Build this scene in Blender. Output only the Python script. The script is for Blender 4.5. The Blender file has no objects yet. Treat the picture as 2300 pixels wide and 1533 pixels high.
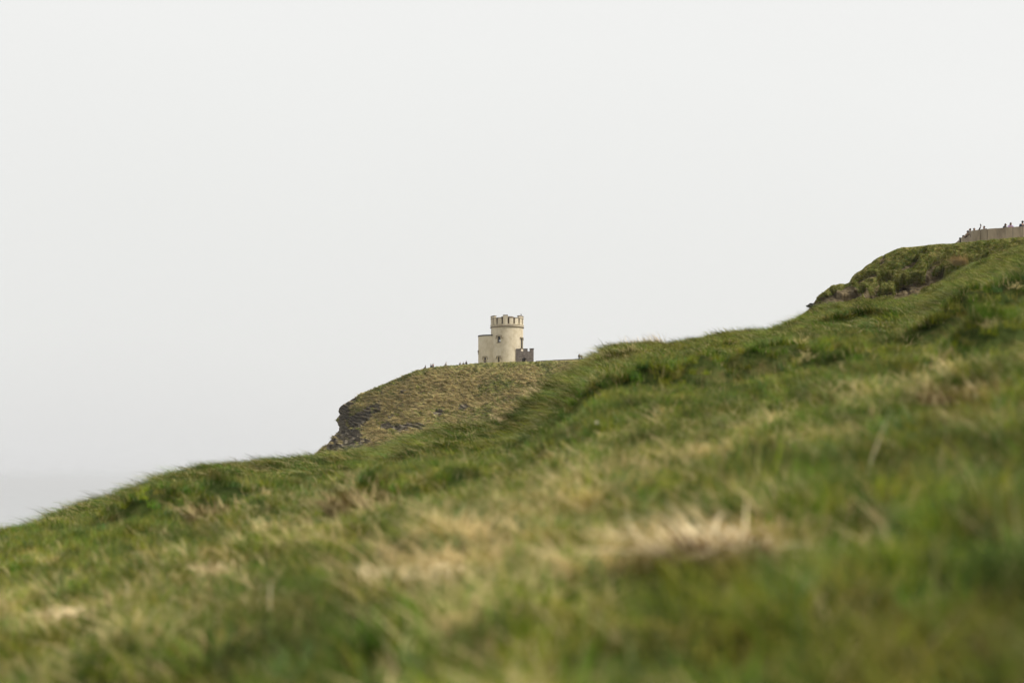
import bpy, bmesh, math, random
import numpy as np
from mathutils import Vector, Matrix

S = bpy.context.scene
COL = S.collection
R_ = math.radians
rng = np.random.default_rng(11)
random.seed(5)

# ------------------------------------------------------------------ camera, sky, sun, exposure
F = 3194.0            # focal length in photo pixels (50 mm on a 36 mm wide sensor, photo 2300 wide)
HY = 1077.0           # row of the horizon in the photo
cam_d = bpy.data.cameras.new('camera')
cam = bpy.data.objects.new('camera', cam_d)
COL.objects.link(cam)
cam.location = (0, 0, 0)
cam.rotation_euler = (R_(90), 0, 0)
cam_d.sensor_width = 36
cam_d.lens = 50
cam_d.shift_y = (HY - 766.5) / 2300
cam_d.clip_start = 0.05
cam_d.clip_end = 120000
cam_d.dof.use_dof = True
cam_d.dof.focus_distance = 280
cam_d.dof.aperture_fstop = 2.0
S.camera = cam

S.view_settings.view_transform = 'Standard'
S.view_settings.look = 'None'
S.view_settings.gamma = 1
EXPO = 1.6
S.view_settings.exposure = EXPO
S.cycles.max_bounces = 5
S.cycles.diffuse_bounces = 3
S.cycles.glossy_bounces = 2
S.cycles.transmission_bounces = 3
S.cycles.use_denoising = True
S.cycles.use_adaptive_sampling = True
S.cycles.adaptive_threshold = 0.02
S.cycles.sample_clamp_indirect = 4

SUN_EL, SUN_AZ = R_(48), R_(107)     # azimuth clockwise from +y (the view direction): behind the camera, to the right
w = bpy.data.worlds.new('World')
S.world = w
w.use_nodes = True
nt = w.node_tree
nt.nodes.clear()
def N(nt, typ, **kw):
    n = nt.nodes.new(typ)
    for k, v in kw.items():
        setattr(n, k, v)
    return n
out = N(nt, 'ShaderNodeOutputWorld')
bg = N(nt, 'ShaderNodeBackground')
sky = N(nt, 'ShaderNodeTexSky', sky_type='NISHITA', sun_disc=False)
sky.sun_elevation = SUN_EL
sky.sun_rotation = SUN_AZ
sky.dust_density = 4
skym = N(nt, 'ShaderNodeVectorMath', operation='SCALE')
skym.inputs['Scale'].default_value = 0.05 * 2 ** (1 - EXPO)
nt.links.new(sky.outputs[0], skym.inputs[0])
tc = N(nt, 'ShaderNodeTexCoord')
sep = N(nt, 'ShaderNodeSeparateXYZ')
nt.links.new(tc.outputs['Generated'], sep.inputs[0])
noi = N(nt, 'ShaderNodeTexNoise')
noi.inputs['Scale'].default_value = 2.2
noi.inputs['Detail'].default_value = 3
nt.links.new(tc.outputs['Generated'], noi.inputs['Vector'])
el = N(nt, 'ShaderNodeMath', operation='MULTIPLY_ADD')     # elevation + a little from left to right
nt.links.new(sep.outputs['X'], el.inputs[0])
el.inputs[1].default_value = 0.10
nt.links.new(sep.outputs['Z'], el.inputs[2])
el2 = N(nt, 'ShaderNodeMath', operation='MULTIPLY_ADD')    # cloud unevenness
nt.links.new(noi.outputs['Fac'], el2.inputs[0])
el2.inputs[1].default_value = 0.10
nt.links.new(el.outputs[0], el2.inputs[2])
ramp = N(nt, 'ShaderNodeValToRGB')
nt.links.new(el2.outputs[0], ramp.inputs[0])
K = 2 ** (-EXPO) / 0.92
def g(v, b=1.0):
    return (v * K, v * K, v * K * b, 1)
cr = ramp.color_ramp
cr.elements[0].position = 0.0
cr.elements[0].color = g(.735, 1.0)
cr.elements[1].position = 1.0
cr.elements[1].color = g(.93, .99)
for p, v, b in ((.05, .752, .997), (.11, .79, .985), (.20, .815, .98), (.33, .862, .983), (.5, .88, .985)):
    e = cr.elements.new(p)
    e.color = (v * K, v * K * .998, v * K * b * .99, 1)
mix = N(nt, 'ShaderNodeMix', data_type='RGBA')
mix.inputs[0].default_value = 0.92
nt.links.new(skym.outputs[0], mix.inputs[6])
nt.links.new(ramp.outputs[0], mix.inputs[7])
nt.links.new(mix.outputs[2], bg.inputs['Color'])
bg.inputs['Strength'].default_value = 1.0
nt.links.new(bg.outputs[0], out.inputs[0])

sun_d = bpy.data.lights.new('sun', 'SUN')
sun_d.energy = 1.5
sun_d.angle = R_(10)
sun_d.color = (1, .955, .88)
sun = bpy.data.objects.new('sun', sun_d)
COL.objects.link(sun)
sd = Vector((math.sin(SUN_AZ) * math.cos(SUN_EL), math.cos(SUN_AZ) * math.cos(SUN_EL), math.sin(SUN_EL)))
sun.rotation_euler = sd.to_track_quat('Z', 'Y').to_euler()

# ------------------------------------------------------------------ helpers
def sstep(a, b, x):
    t = np.clip((x - a) / (b - a), 0, 1)
    return t * t * (3 - 2 * t)

def _h(i, j, k):
    n = (i.astype(np.int64) * 374761393 + j.astype(np.int64) * 668265263 + k.astype(np.int64) * 2147483647) & 0xFFFFFFFF
    n = ((n ^ (n >> 13)) * 1274126177) & 0xFFFFFFFF
    n = (n ^ (n >> 16)) & 0xFFFFFFFF
    return n / 4294967295.0 * 2 - 1

def noise2(x, y, seed=0):
    x = np.asarray(x, float); y = np.asarray(y, float)
    i = np.floor(x); j = np.floor(y)
    fx = x - i; fy = y - j
    fx = fx * fx * fx * (fx * (fx * 6 - 15) + 10); fy = fy * fy * fy * (fy * (fy * 6 - 15) + 10)
    k = np.full(i.shape, seed * 7 + 3.0)
    a = _h(i, j, k); b = _h(i + 1, j, k); c = _h(i, j + 1, k); d = _h(i + 1, j + 1, k)
    return (a * (1 - fx) + b * fx) * (1 - fy) + (c * (1 - fx) + d * fx) * fy

def fbm(x, y, seed=0, octv=4, gain=.5):
    s = 0; a = 1; tot = 0
    for o in range(octv):
        s = s + a * noise2(x * 2 ** o + 13.7 * o, y * 2 ** o - 7.1 * o, seed + o)
        tot += a; a *= gain
    return s / tot

def noise3(x, y, z, seed=0):
    k0 = np.floor(z); fz = z - k0; fz = fz * fz * (3 - 2 * fz)
    def lay(k):
        i = np.floor(x); j = np.floor(y)
        fx = x - i; fy = y - j
        fx = fx * fx * (3 - 2 * fx); fy = fy * fy * (3 - 2 * fy)
        kk = k + seed * 57
        a = _h(i, j, kk); b = _h(i + 1, j, kk); c = _h(i, j + 1, kk); d = _h(i + 1, j + 1, kk)
        return (a * (1 - fx) + b * fx) * (1 - fy) + (c * (1 - fx) + d * fx) * fy
    return lay(k0) * (1 - fz) + lay(k0 + 1) * fz

def fbm3(x, y, z, seed=0, octv=4):
    s = 0; a = 1; t = 0
    for o in range(octv):
        s = s + a * noise3(x * 2 ** o, y * 2 ** o, z * 2 ** o + 5.3 * o, seed + o); t += a; a *= .5
    return s / t

def tag(o, label=None, cat=None, group=None, kind=None):
    if label: o['label'] = label
    if cat: o['category'] = cat
    if group: o['group'] = group
    if kind: o['kind'] = kind
    return o

def mesh_np(name, verts, faces, mat=None, parent=None, smooth=True, loc=None):
    me = bpy.data.meshes.new(name)
    me.from_pydata(np.asarray(verts).tolist(), [], faces if isinstance(faces, list) else faces.tolist())
    if smooth:
        me.polygons.foreach_set('use_smooth', np.ones(len(me.polygons), bool))
    me.update()
    o = bpy.data.objects.new(name, me)
    COL.objects.link(o)
    if mat: me.materials.append(mat)
    if parent is not None: o.parent = parent
    if loc is not None: o.location = loc
    return o

def attr(o, name, data, typ='FLOAT', dom='POINT'):
    a = o.data.attributes.new(name, typ, dom)
    d = np.asarray(data, dtype=np.int32 if typ == 'INT' else np.float32)
    a.data.foreach_set({'FLOAT': 'value', 'INT': 'value', 'FLOAT_VECTOR': 'vector', 'FLOAT_COLOR': 'color'}[typ], d.ravel())

def grid_faces(nu, nv):
    i = np.arange(nu * nv).reshape(nv, nu)
    return np.stack([i[:-1, :-1], i[:-1, 1:], i[1:, 1:], i[1:, :-1]], -1).reshape(-1, 4)

def new_mat(name):
    m = bpy.data.materials.new(name)
    m.use_nodes = True
    nt = m.node_tree
    b = nt.nodes['Principled BSDF']
    return m, nt, b

def ramp_node(nt, fac, stops):
    r = N(nt, 'ShaderNodeValToRGB')
    els = r.color_ramp.elements
    els[0].position, els[0].color = stops[0][0], (*stops[0][1], 1)
    els[1].position, els[1].color = stops[-1][0], (*stops[-1][1], 1)
    for p, c in stops[1:-1]:
        e = els.new(p); e.color = (*c, 1)
    nt.links.new(fac, r.inputs[0])
    return r

def noise_node(nt, scale, detail=4, rough=.55, vec=None, space='Object'):
    n = N(nt, 'ShaderNodeTexNoise')
    n.inputs['Scale'].default_value = scale
    n.inputs['Detail'].default_value = detail
    n.inputs['Roughness'].default_value = rough
    if vec is None:
        t = N(nt, 'ShaderNodeTexCoord'); vec = t.outputs[space]
    nt.links.new(vec, n.inputs['Vector'])
    return n

def bump(nt, b, h, strength=.5, dist=.05):
    n = N(nt, 'ShaderNodeBump')
    n.inputs['Strength'].default_value = strength
    n.inputs['Distance'].default_value = dist
    nt.links.new(h, n.inputs['Height'])
    nt.links.new(n.outputs[0], b.inputs['Normal'])

def simple_mat(name, c1, c2, scale=3, rough=.8, bs=.3, bd=.02, spec=.3):
    m, nt, b = new_mat(name)
    n = noise_node(nt, scale, 5)
    r = ramp_node(nt, n.outputs['Fac'], [(.3, c1), (.7, c2)])
    nt.links.new(r.outputs[0], b.inputs['Base Color'])
    b.inputs['Roughness'].default_value = rough
    b.inputs['Specular IOR Level'].default_value = spec
    if bs: bump(nt, b, n.outputs['Fac'], bs, bd)
    return m

# ------------------------------------------------------------------ materials
def grass_mat(name, trans=.35):
    m, nt, b = new_mat(name)
    ac = N(nt, 'ShaderNodeAttribute', attribute_type='INSTANCER', attribute_name='col')
    ab = N(nt, 'ShaderNodeAttribute', attribute_type='GEOMETRY', attribute_name='bl')
    sp = N(nt, 'ShaderNodeSeparateColor')
    nt.links.new(ab.outputs['Color'], sp.inputs[0])
    br = N(nt, 'ShaderNodeMath', operation='MULTIPLY_ADD')
    nt.links.new(sp.outputs[0], br.inputs[0]); br.inputs[1].default_value = .9; br.inputs[2].default_value = .55
    sc = N(nt, 'ShaderNodeVectorMath', operation='SCALE')
    nt.links.new(ac.outputs['Color'], sc.inputs[0]); nt.links.new(br.outputs[0], sc.inputs['Scale'])
    # some blades of any tuft are withered
    mixd = N(nt, 'ShaderNodeMix', data_type='RGBA')
    nt.links.new(sp.outputs[1], mixd.inputs[0])
    nt.links.new(sc.outputs[0], mixd.inputs[6])
    mixd.inputs[7].default_value = (.60, .48, .24, 1)
    nt.links.new(mixd.outputs[2], b.inputs['Base Color'])
    b.inputs['Roughness'].default_value = .7
    b.inputs['Specular IOR Level'].default_value = .06
    tr = N(nt, 'ShaderNodeBsdfTranslucent')
    nt.links.new(mixd.outputs[2], tr.inputs['Color'])
    mx = N(nt, 'ShaderNodeMixShader')
    mx.inputs[0].default_value = trans
    nt.links.new(b.outputs[0], mx.inputs[1]); nt.links.new(tr.outputs[0], mx.inputs[2])
    nt.links.new(mx.outputs[0], nt.nodes['Material Output'].inputs[0])
    return m
M_GRASS = grass_mat('grass blades')

def dead_mat(name, c1, c2, scale=9):
    m = simple_mat(name, c1, c2, scale, .7, 0)
    return m
M_STRAW = dead_mat('bleached straw', (.58, .46, .25), (.85, .72, .47))
M_TAN = dead_mat('tan dead grass', (.40, .30, .15), (.66, .53, .30))
M_OLIVE = dead_mat('olive brown dead grass', (.17, .12, .045), (.36, .28, .12))
M_HOLLOW = dead_mat('brown dead grass', (.12, .075, .04), (.30, .20, .10))

def ground_mat(name, rock=True, rockcols=((.035, .03, .026), (.12, .10, .08)), grass=((.045, .06, .014), (.12, .12, .035), (.27, .20, .085)), sc=1.0, peat=None):
    m, nt, b = new_mat(name)
    tcn = N(nt, 'ShaderNodeTexCoord')
    v = tcn.outputs['Object']
    n1 = noise_node(nt, .35 * sc, 6, .65, v)
    n2 = noise_node(nt, 3.0 * sc, 6, .7, v)
    ad = N(nt, 'ShaderNodeMix', data_type='FLOAT'); ad.inputs[0].default_value = .55
    nt.links.new(n1.outputs['Fac'], ad.inputs[2]); nt.links.new(n2.outputs['Fac'], ad.inputs[3])
    r = ramp_node(nt, ad.outputs[0], [(.36, grass[0]), (.5, grass[1]), (.64, grass[2])])
    last = r.outputs[0]
    if rock:
        at = N(nt, 'ShaderNodeAttribute', attribute_type='GEOMETRY', attribute_name='rock')
        mp = N(nt, 'ShaderNodeMapping'); mp.inputs['Scale'].default_value = (1, 1, 3.5)
        nt.links.new(v, mp.inputs[0])
        n3 = noise_node(nt, .9 * sc, 7, .7, mp.outputs[0])
        rr = ramp_node(nt, n3.outputs['Fac'], [(.33, rockcols[0]), (.68, rockcols[1])])
        mm = N(nt, 'ShaderNodeMath', operation='MULTIPLY_ADD'); mm.inputs[1].default_value = 1.0
        nt.links.new(at.outputs['Fac'], mm.inputs[0])
        sb = N(nt, 'ShaderNodeMath', operation='MULTIPLY_ADD'); sb.inputs[1].default_value = .9; sb.inputs[2].default_value = -.45
        nt.links.new(n2.outputs['Fac'], sb.inputs[0]); nt.links.new(sb.outputs[0], mm.inputs[2])
        st = N(nt, 'ShaderNodeMapRange', interpolation_type='SMOOTHSTEP'); st.inputs[1].default_value = .35; st.inputs[2].default_value = .6
        nt.links.new(mm.outputs[0], st.inputs[0])
        mi = N(nt, 'ShaderNodeMix', data_type='RGBA')
        nt.links.new(st.outputs[0], mi.inputs[0]); nt.links.new(last, mi.inputs[6]); nt.links.new(rr.outputs[0], mi.inputs[7])
        last = mi.outputs[2]
    nt.links.new(last, b.inputs['Base Color'])
    b.inputs['Roughness'].default_value = .95
    b.inputs['Specular IOR Level'].default_value = .1
    bump(nt, b, n2.outputs['Fac'], .8, .15 / sc)
    return m
M_SOIL = ground_mat('matted turf and soil', rock=False, grass=((.022, .034, .007), (.05, .068, .014), (.12, .10, .035)), sc=2.0)
M_HEAD = ground_mat('headland turf and shale', sc=.6, rockcols=((.034, .029, .022), (.25, .21, .145)), grass=((.08, .10, .025), (.20, .185, .062), (.36, .30, .13)))
M_HILL = ground_mat('hill turf and peat', sc=1.0, rockcols=((.018, .013, .007), (.20, .155, .085)), grass=((.04, .055, .010), (.10, .105, .022), (.22, .185, .06)))

# ------------------------------------------------------------------ sea
def build_sea():
    m, nt, b = new_mat('grey sea')
    b.inputs['Base Color'].default_value = (.27, .285, .29, 1)
    b.inputs['Roughness'].default_value = .16
    b.inputs['IOR'].default_value = 1.33
    n = noise_node(nt, .02, 6, .6)
    bump(nt, b, n.outputs['Fac'], .15, 1.0)
    nr, na = 40, 96
    rr = np.concatenate([[0], np.geomspace(40, 70000, nr)])
    vs = [(0, 0, 0)]
    for r in rr[1:]:
        for a in range(na):
            t = 2 * math.pi * a / na
            vs.append((r * math.cos(t), r * math.sin(t), 0))
    fs = [(0, 1 + a, 1 + (a + 1) % na) for a in range(na)]
    for k in range(nr - 1):
        o0 = 1 + k * na
        fs += [(o0 + a, o0 + na + a, o0 + na + (a + 1) % na, o0 + (a + 1) % na) for a in range(na)]
    o = mesh_np('sea', vs, fs, m, loc=(0, 0, -185))
    tag(o, kind='structure')
build_sea()

# ------------------------------------------------------------------ the near hillside (one height field)
HCAM = 0.60
E0, E1 = .068, .275
RIDGE = np.array([  # photo column, row of the skyline of the turf, distance of the crest in metres
 (-500,1330,15),(0,1196,17),(100,1163,18),(200,1138,19),(300,1112,20),(400,1083,21),(500,1064,22.5),(600,1042,24),(714,1030,26),(815,1020,28),
 (886,1012,29),(958,994,30),(1044,990,31),(1125,984,31.5),(1188,962,31),(1216,930,30.5),(1245,908,30.5),(1288,876,30.5),(1310,852,30.5),(1331,826,30.5),(1352,808,30.7),
 (1394,793,31),(1443,786,33),(1476,781,34),(1541,776,36),(1606,768,39),(1704,749,43),(1769,728,46),(1809,713,48),(1848,694,50),(1893,688,53),
 (1938,686,57),(1983,685,61),(2029,683,66),(2051,680,70),(2081,676,78),(2115,658,84),(2164,618,92),(2221,590,100),(2300,560,106),(2500,505,112),(2800,450,118)], float)
RU = (RIDGE[:, 0] - 1150) / F
RR = RIDGE[:, 2]
RE = (HY - RIDGE[:, 1]) / F - .105 / RR       # the turf itself stands below the tips of its grass
_d = np.arange(-500, 2801, 4.0)
_k = np.exp(-.5 * (np.arange(-12, 13) * 4 / 15.0) ** 2); _k /= _k.sum()
_sm = lambda v: np.convolve(np.pad(v, 12, mode='edge'), _k, 'valid')
RE = _sm(np.interp(_d, RIDGE[:, 0], RE)); RR = _sm(np.interp(_d, RIDGE[:, 0], RR)); RU = (_d - 1150) / F
def E_of(u):
    e = np.interp(u, RU, RE)
    e = np.where(u < RU[0], RE[0] + (u - RU[0]) * E1, e)
    e = np.where(u > RU[-1], RE[-1] + (u - RU[-1]) * E1 * .6, e)
    return e
def R_of(u):
    return np.interp(u, RU, RR)
LEDGES = []     # (x, y, half width, height): small turf banks with a hollow on their near side
MOUNDS = []     # (x, y, rx, ry, height)
def height(x, y, detail=True):
    x = np.asarray(x, float); y = np.asarray(y, float)
    yc = np.maximum(y, 4.0)
    u = x / yc
    E = E_of(u); R = R_of(u)
    plane = E0 * y + E1 * x
    wgt = sstep(4, 13, y)
    z = plane * (1 - wgt) + E * np.maximum(y, 0) * wgt
    t = np.clip(1 - np.maximum(y, 0) / R, 0, 1)
    z = z - HCAM * t ** 1.25
    z = z + np.where(y < 0, 0.0, 0.0)
    over = np.maximum(y - R, 0)
    z = z - np.where(over < 36, .0145 * over ** 2, .0145 * 36 ** 2 + (over - 36) * 1.05)
    lx = np.maximum(-x - 22, 0)
    z = z - np.where(lx < 30, .018 * lx ** 2, .018 * 900 + (lx - 30) * 1.2)
    if detail:
        near = sstep(2.5, 10, y)
        n1 = np.abs(fbm(x / 2.6, y / 3.4, 3, 3)) * 2 - .45
        n2 = np.abs(fbm(x / .9, y / 1.2, 9, 3)) * 2 - .45
        n3 = fbm(x / 9., y / 11., 15, 2)
        far = sstep(14, 30, y)
        z = z + near * (.10 + .16 * far) * n1 + (.035 + .04 * near) * n2 + near * (.10 + .15 * far) * n3
        z = z + .05 * (1 - sstep(9, 16, y)) * (np.abs(fbm(x / .33, y / .40, 17, 2)) * 2 - .5)
        for lx_, ly_, hw, hh in LEDGES:
            v = (y - ly_ - .25 * (x - lx_) * 0) / max(.5, hw * .45)
            uu = (x - lx_) / hw
            z = z + hh * np.exp(-(v * v) * .8 - uu * uu) * (np.tanh(v / .26) - .2)
        for mx, my, rx, ry, hh in MOUNDS:
            z = z + hh * np.exp(-((x - mx) / rx) ** 2 - ((y - my) / ry) ** 2)
    return z
def ground_at(px, py):
    """where the sight line of a photo pixel meets the near hillside"""
    u = (px - 1150) / F
    ys = np.geomspace(1.0, float(R_of(np.array(u))) * 1.02, 700)
    h = height(u * ys, ys, False)
    s = (HY - py) / F * ys
    k = np.nonzero(h >= s)[0]
    y = ys[k[0]] if len(k) else ys[-1]
    return u * y, y
for px, py, wpx, hh in ((1745, 835, 135, .34), (1590, 870, 80, .36), (1300, 935, 95, .2), (1640, 775, 110, .14), (2010, 700, 90, .22), (1990, 745, 130, .25),
                        (2190, 720, 150, .25), (1430, 870, 120, .22), (1180, 985, 110, .22), (950, 1010, 110, .2), (1890, 830, 110, .14), (2250, 790, 90, .2),
                        (330, 1180, 100, .22), (480, 1165, 60, .2), (240, 1190, 60, .14), (830, 1130, 50, .16), (2180, 655, 110, .3), (1390, 825, 80, .15)):
    x, y = ground_at(px, py)
    LEDGES.append((x, y, wpx * y / F, hh * 1.75))
for px, py, rpx, hh in ((800, 1120, 50, .13), (470, 1145, 40, .1), (1020, 1235, 110, .07), (1400, 770, 60, .12), (1150, 950, 50, .12), (1215, 895, 35, .10), (2190, 890, 90, .10)):
    x, y = ground_at(px, py)
    MOUNDS.append((x, y, rpx * y / F, max(.4, 1.6 * rpx * y / F), hh))

def build_hillside():
    def ax(lo, hi, n, s):
        a, b = math.asinh(lo / s), math.asinh(hi / s)
        return s * np.sinh(np.linspace(a, b, n))
    xs = ax(-330, 260, 520, 6.0)
    ys = ax(-90, 480, 560, 6.0)
    X, Y = np.meshgrid(xs, ys)
    Z = height(X, Y)
    v = np.stack([X, Y, Z], -1).reshape(-1, 3)
    o = mesh_np('hillside', v, grid_faces(len(xs), len(ys)), M_SOIL)
    tag(o, kind='structure')
build_hillside()

# ------------------------------------------------------------------ lofted hills: crest line + left edge + face, from an outline at a stated distance
def resample(poly, n):
    p = np.asarray(poly, float)
    d = np.concatenate([[0], np.cumsum(np.hypot(*np.diff(p, axis=0).T))])
    t = np.linspace(0, d[-1], n)
    return np.stack([np.interp(t, d, p[:, k]) for k in range(p.shape[1])], -1)

def ellmask(px, py, ells):
    m = np.zeros_like(px)
    for cx, cy, rx, ry, rot, s in ells:
        c, sn = math.cos(rot), math.sin(rot)
        dx, dy = px - cx, py - cy
        a = (dx * c + dy * sn) / (rx * 1.2); b = (-dx * sn + dy * c) / (ry * 1.2)
        m = np.maximum(m, s * np.clip(1.6 - (a * a + b * b) * 1.1, 0, 1))
    return m

def polydist(px, py, poly):
    """signed distance below an open line (pixels of the outline drawing): (distance along normal, closeness to the ends)"""
    best = np.full(px.shape, 1e9)
    sign = np.zeros(px.shape)
    for (ax, ay), (bx, by) in zip(poly[:-1], poly[1:]):
        dx, dy = bx - ax, by - ay
        L = dx * dx + dy * dy
        t = np.clip(((px - ax) * dx + (py - ay) * dy) / L, 0, 1)
        qx, qy = px - (ax + t * dx), py - (ay + t * dy)
        d = np.hypot(qx, qy)
        s = np.sign(dx * qy - dy * qx)
        upd = d < best
        best = np.where(upd, d, best); sign = np.where(upd, s, sign)
    return best * sign

class Hill: pass
def loft(crest, left, base_row, Yc, depth, nu, nv, gpow=.55, sturn=.16, back=30, back_drop=.3, prof=1.0):
    """returns grid of points of the front face (nv rows crest->base, nu columns left->right) and drawing coordinates"""
    c = resample(crest, nu)            # left end = top of left edge
    l = resample(left, nv)             # top -> bottom
    s = np.linspace(0, 1, nu)[None, :]
    t = np.linspace(0, 1, nv)[:, None]
    base = np.stack([np.linspace(l[-1, 0], c[-1, 0], nu), np.linspace(l[-1, 1], base_row, nu)], -1)
    right = np.stack([np.full(nv, c[-1, 0]), np.linspace(c[-1, 1], base_row, nv)], -1)
    P = []
    for k in (0, 1):
        Cr, Ba = c[:, k][None, :], base[:, k][None, :]
        Le, Ri = l[:, k][:, None], right[:, k][:, None]
        bil = (1 - s) * (1 - t) * c[0, k] + s * (1 - t) * c[-1, k] + (1 - s) * t * l[-1, k] + s * t * base[-1, k]
        P.append((1 - t) * Cr + t * Ba + (1 - s) * Le + s * Ri - bil)
    px, py = P
    gs = np.clip(s / sturn, 0, 1); gs = 1 - (1 - gs) ** 2.2
    D = depth * (t ** prof) * (.12 * gs + .88 * gs) + 0 * px
    Y = Yc - D
    X = (px - 1150) / F * Y
    Z = (HY - py) / F * Y
    return px, py, X, Y, Z

def normals_of(X, Y, Z):
    du = np.stack([np.gradient(a, axis=1) for a in (X, Y, Z)], -1)
    dv = np.stack([np.gradient(a, axis=0) for a in (X, Y, Z)], -1)
    n = np.cross(dv, du)
    n /= np.linalg.norm(n, axis=-1, keepdims=True) + 1e-9
    flip = np.sign(n[..., 1:2] * -1 + n[..., 2:3] * .5)
    return n * np.where(flip == 0, 1, flip)

# ---- headland with the tower
HL = Hill()
HL.Y = 310.0
crest = [(767,910),(786,899),(812,882),(838,873),(861,863),(884,853),(912,843),(938,831.5),(958,827),(987,823),(1030,819.5),(1073,815),(1102,813.5),(1159,812),(1202,811.5),(1245,809.5),(1325,807.5),(1450,802),(1700,795)]
left = [(767,910),(761,917),(760,924),(763,931),(757,938),(754.5,943.5),(758,950),(762,959),(761,967),(752,976),(742,988),(734,998),(722,1006),(714,1014),(690,1050),(670,1095)]
px, py, X, Y, Z = loft(crest, left, 1095, HL.Y, 46, 760, 260, sturn=.22)
rock = ellmask(px, py, [(773,925,12,20,.2,1),(766,955,9,16,0,.9),(812,938,26,13,-.35,1),(800,950,16,12,0,1),(797,978,15,14,0,1),(786,990,8,10,0,.8),(867,957,12,8,0,1),(857,882,4,4,-.6,.8),(849,906,12,5,-.5,.8),
     (935,956,22,6,.1,1),(1042,913,11,6,-.2,.9),(985,925,12,7,-.5,.7),(840,925,9,6,-.5,.7),(757,985,6,12,.5,.6),(880,935,8,5,-.4,.5),(900,962,18,7,0,.9),(1235,865,6,3,.3,0.3),(788,905,14,5,-.5,.7),(780,903,20,10,-.6,.8),(772,975,18,18,0,.8),(832,925,28,12,-.5,.7),(790,1000,40,9,-.3,.7),(748,1000,14,14,0,.7),(905,880,8,3,-.5,.6),(950,905,9,4,-.4,.5)])
rock = rock * (.68 + 1.05 * np.clip(fbm(px / 9, py / 6, 31, 4) + .35, 0, 1))
n = normals_of(X, Y, Z)
edge = np.minimum(np.linspace(0, 1, 760)[None, :] / .02, 1) * np.minimum(np.linspace(0, 1, 260)[:, None] / .03, 1)
tus = np.abs(fbm3(X / 1.5, Y / 2.2, Z / 1.1, 21, 4)) * 2 - .4
big = fbm3(X / 7, Y / 9, Z / 6, 25, 3)
tilt = Z + .22 * X + 1.2 * fbm3(X / 4, Y / 4, Z / 4, 28, 2)
saw = (tilt / .75) % 1.0
saw = np.where(saw < .78, saw / .78, (1 - saw) / .22)
rk = np.clip((rock - .3) * 2.2, 0, 1)
disp = (.15 + .85 * edge) * ((1 - rk) * (.55 * tus + .8 * big) + rk * (1.3 * saw - .9 + 1.1 * fbm3(X / 1.3, Y / 1.3, Z / .8, 33, 4)))
n = n * (1 - rk[..., None]) + rk[..., None] * np.array([-.35, -.93, .08])        # ledges jut out level
X2, Y2, Z2 = (a + disp * n[..., k] for k, a in enumerate((X, Y, Z)))
HL.px, HL.py, HL.P, HL.n, HL.rock = px, py, np.stack([X2, Y2, Z2], -1), n, rk
nv, nu = px.shape
# plateau / far side: the crest swept back and down, and the left edge turned round behind
bk = []
for q, (dy, dz) in enumerate(((14, -.6), (40, -5), (90, -30), (170, -110), (240, -240))):
    row = HL.P[0].copy(); row[:, 1] += dy; row[:, 2] += dz
    bk.append(row)
verts = np.concatenate([np.stack(bk[::-1]), HL.P], 0)
o = mesh_np('headland', verts.reshape(-1, 3), grid_faces(nu, verts.shape[0]), M_HEAD)
attr(o, 'rock', np.concatenate([np.zeros((5, nu)), rk], 0).ravel())
tag(o, kind='structure')
# the far flank of the cliff: left edge column swept back and down to the sea
col = HL.P[:, 0]
cols = [col]
for dx, dy in ((2.0, 10), (10, 40), (30, 110)):
    c = col.copy(); c[:, 0] += dx; c[:, 1] += dy; cols.append(c)
low = [c[-1] for c in cols]
fl = np.stack(cols, 1)
o = mesh_np('cliff', fl.reshape(-1, 3), grid_faces(4, fl.shape[0]), M_HEAD)
attr(o, 'rock', np.ones(fl.shape[0] * 4))
tag(o, kind='structure')
nu_h = HL.P.shape[1]
# below the turf: the cliff face going down to the water
b0 = HL.P[-1]
rows = [b0]
for q in range(1, 41):
    t_ = q / 40
    r = b0.copy(); hh = 230 * t_
    r[:, 1] += -8 * t_ + 5 * fbm(b0[:, 0] / 9, np.full(nu_h, hh / 14), 201, 4) + 2.2 * np.sign(math.sin(hh * .55)) * min(1, q / 3)
    r[:, 2] = b0[:, 2] - hh; rows.append(r)
fl = np.stack(rows, 0)
o = mesh_np('cliff', fl.reshape(-1, 3), grid_faces(nu, fl.shape[0]), M_HEAD)
attr(o, 'rock', np.ones(fl.shape[0] * nu))
tag(o, kind='structure')

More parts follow.
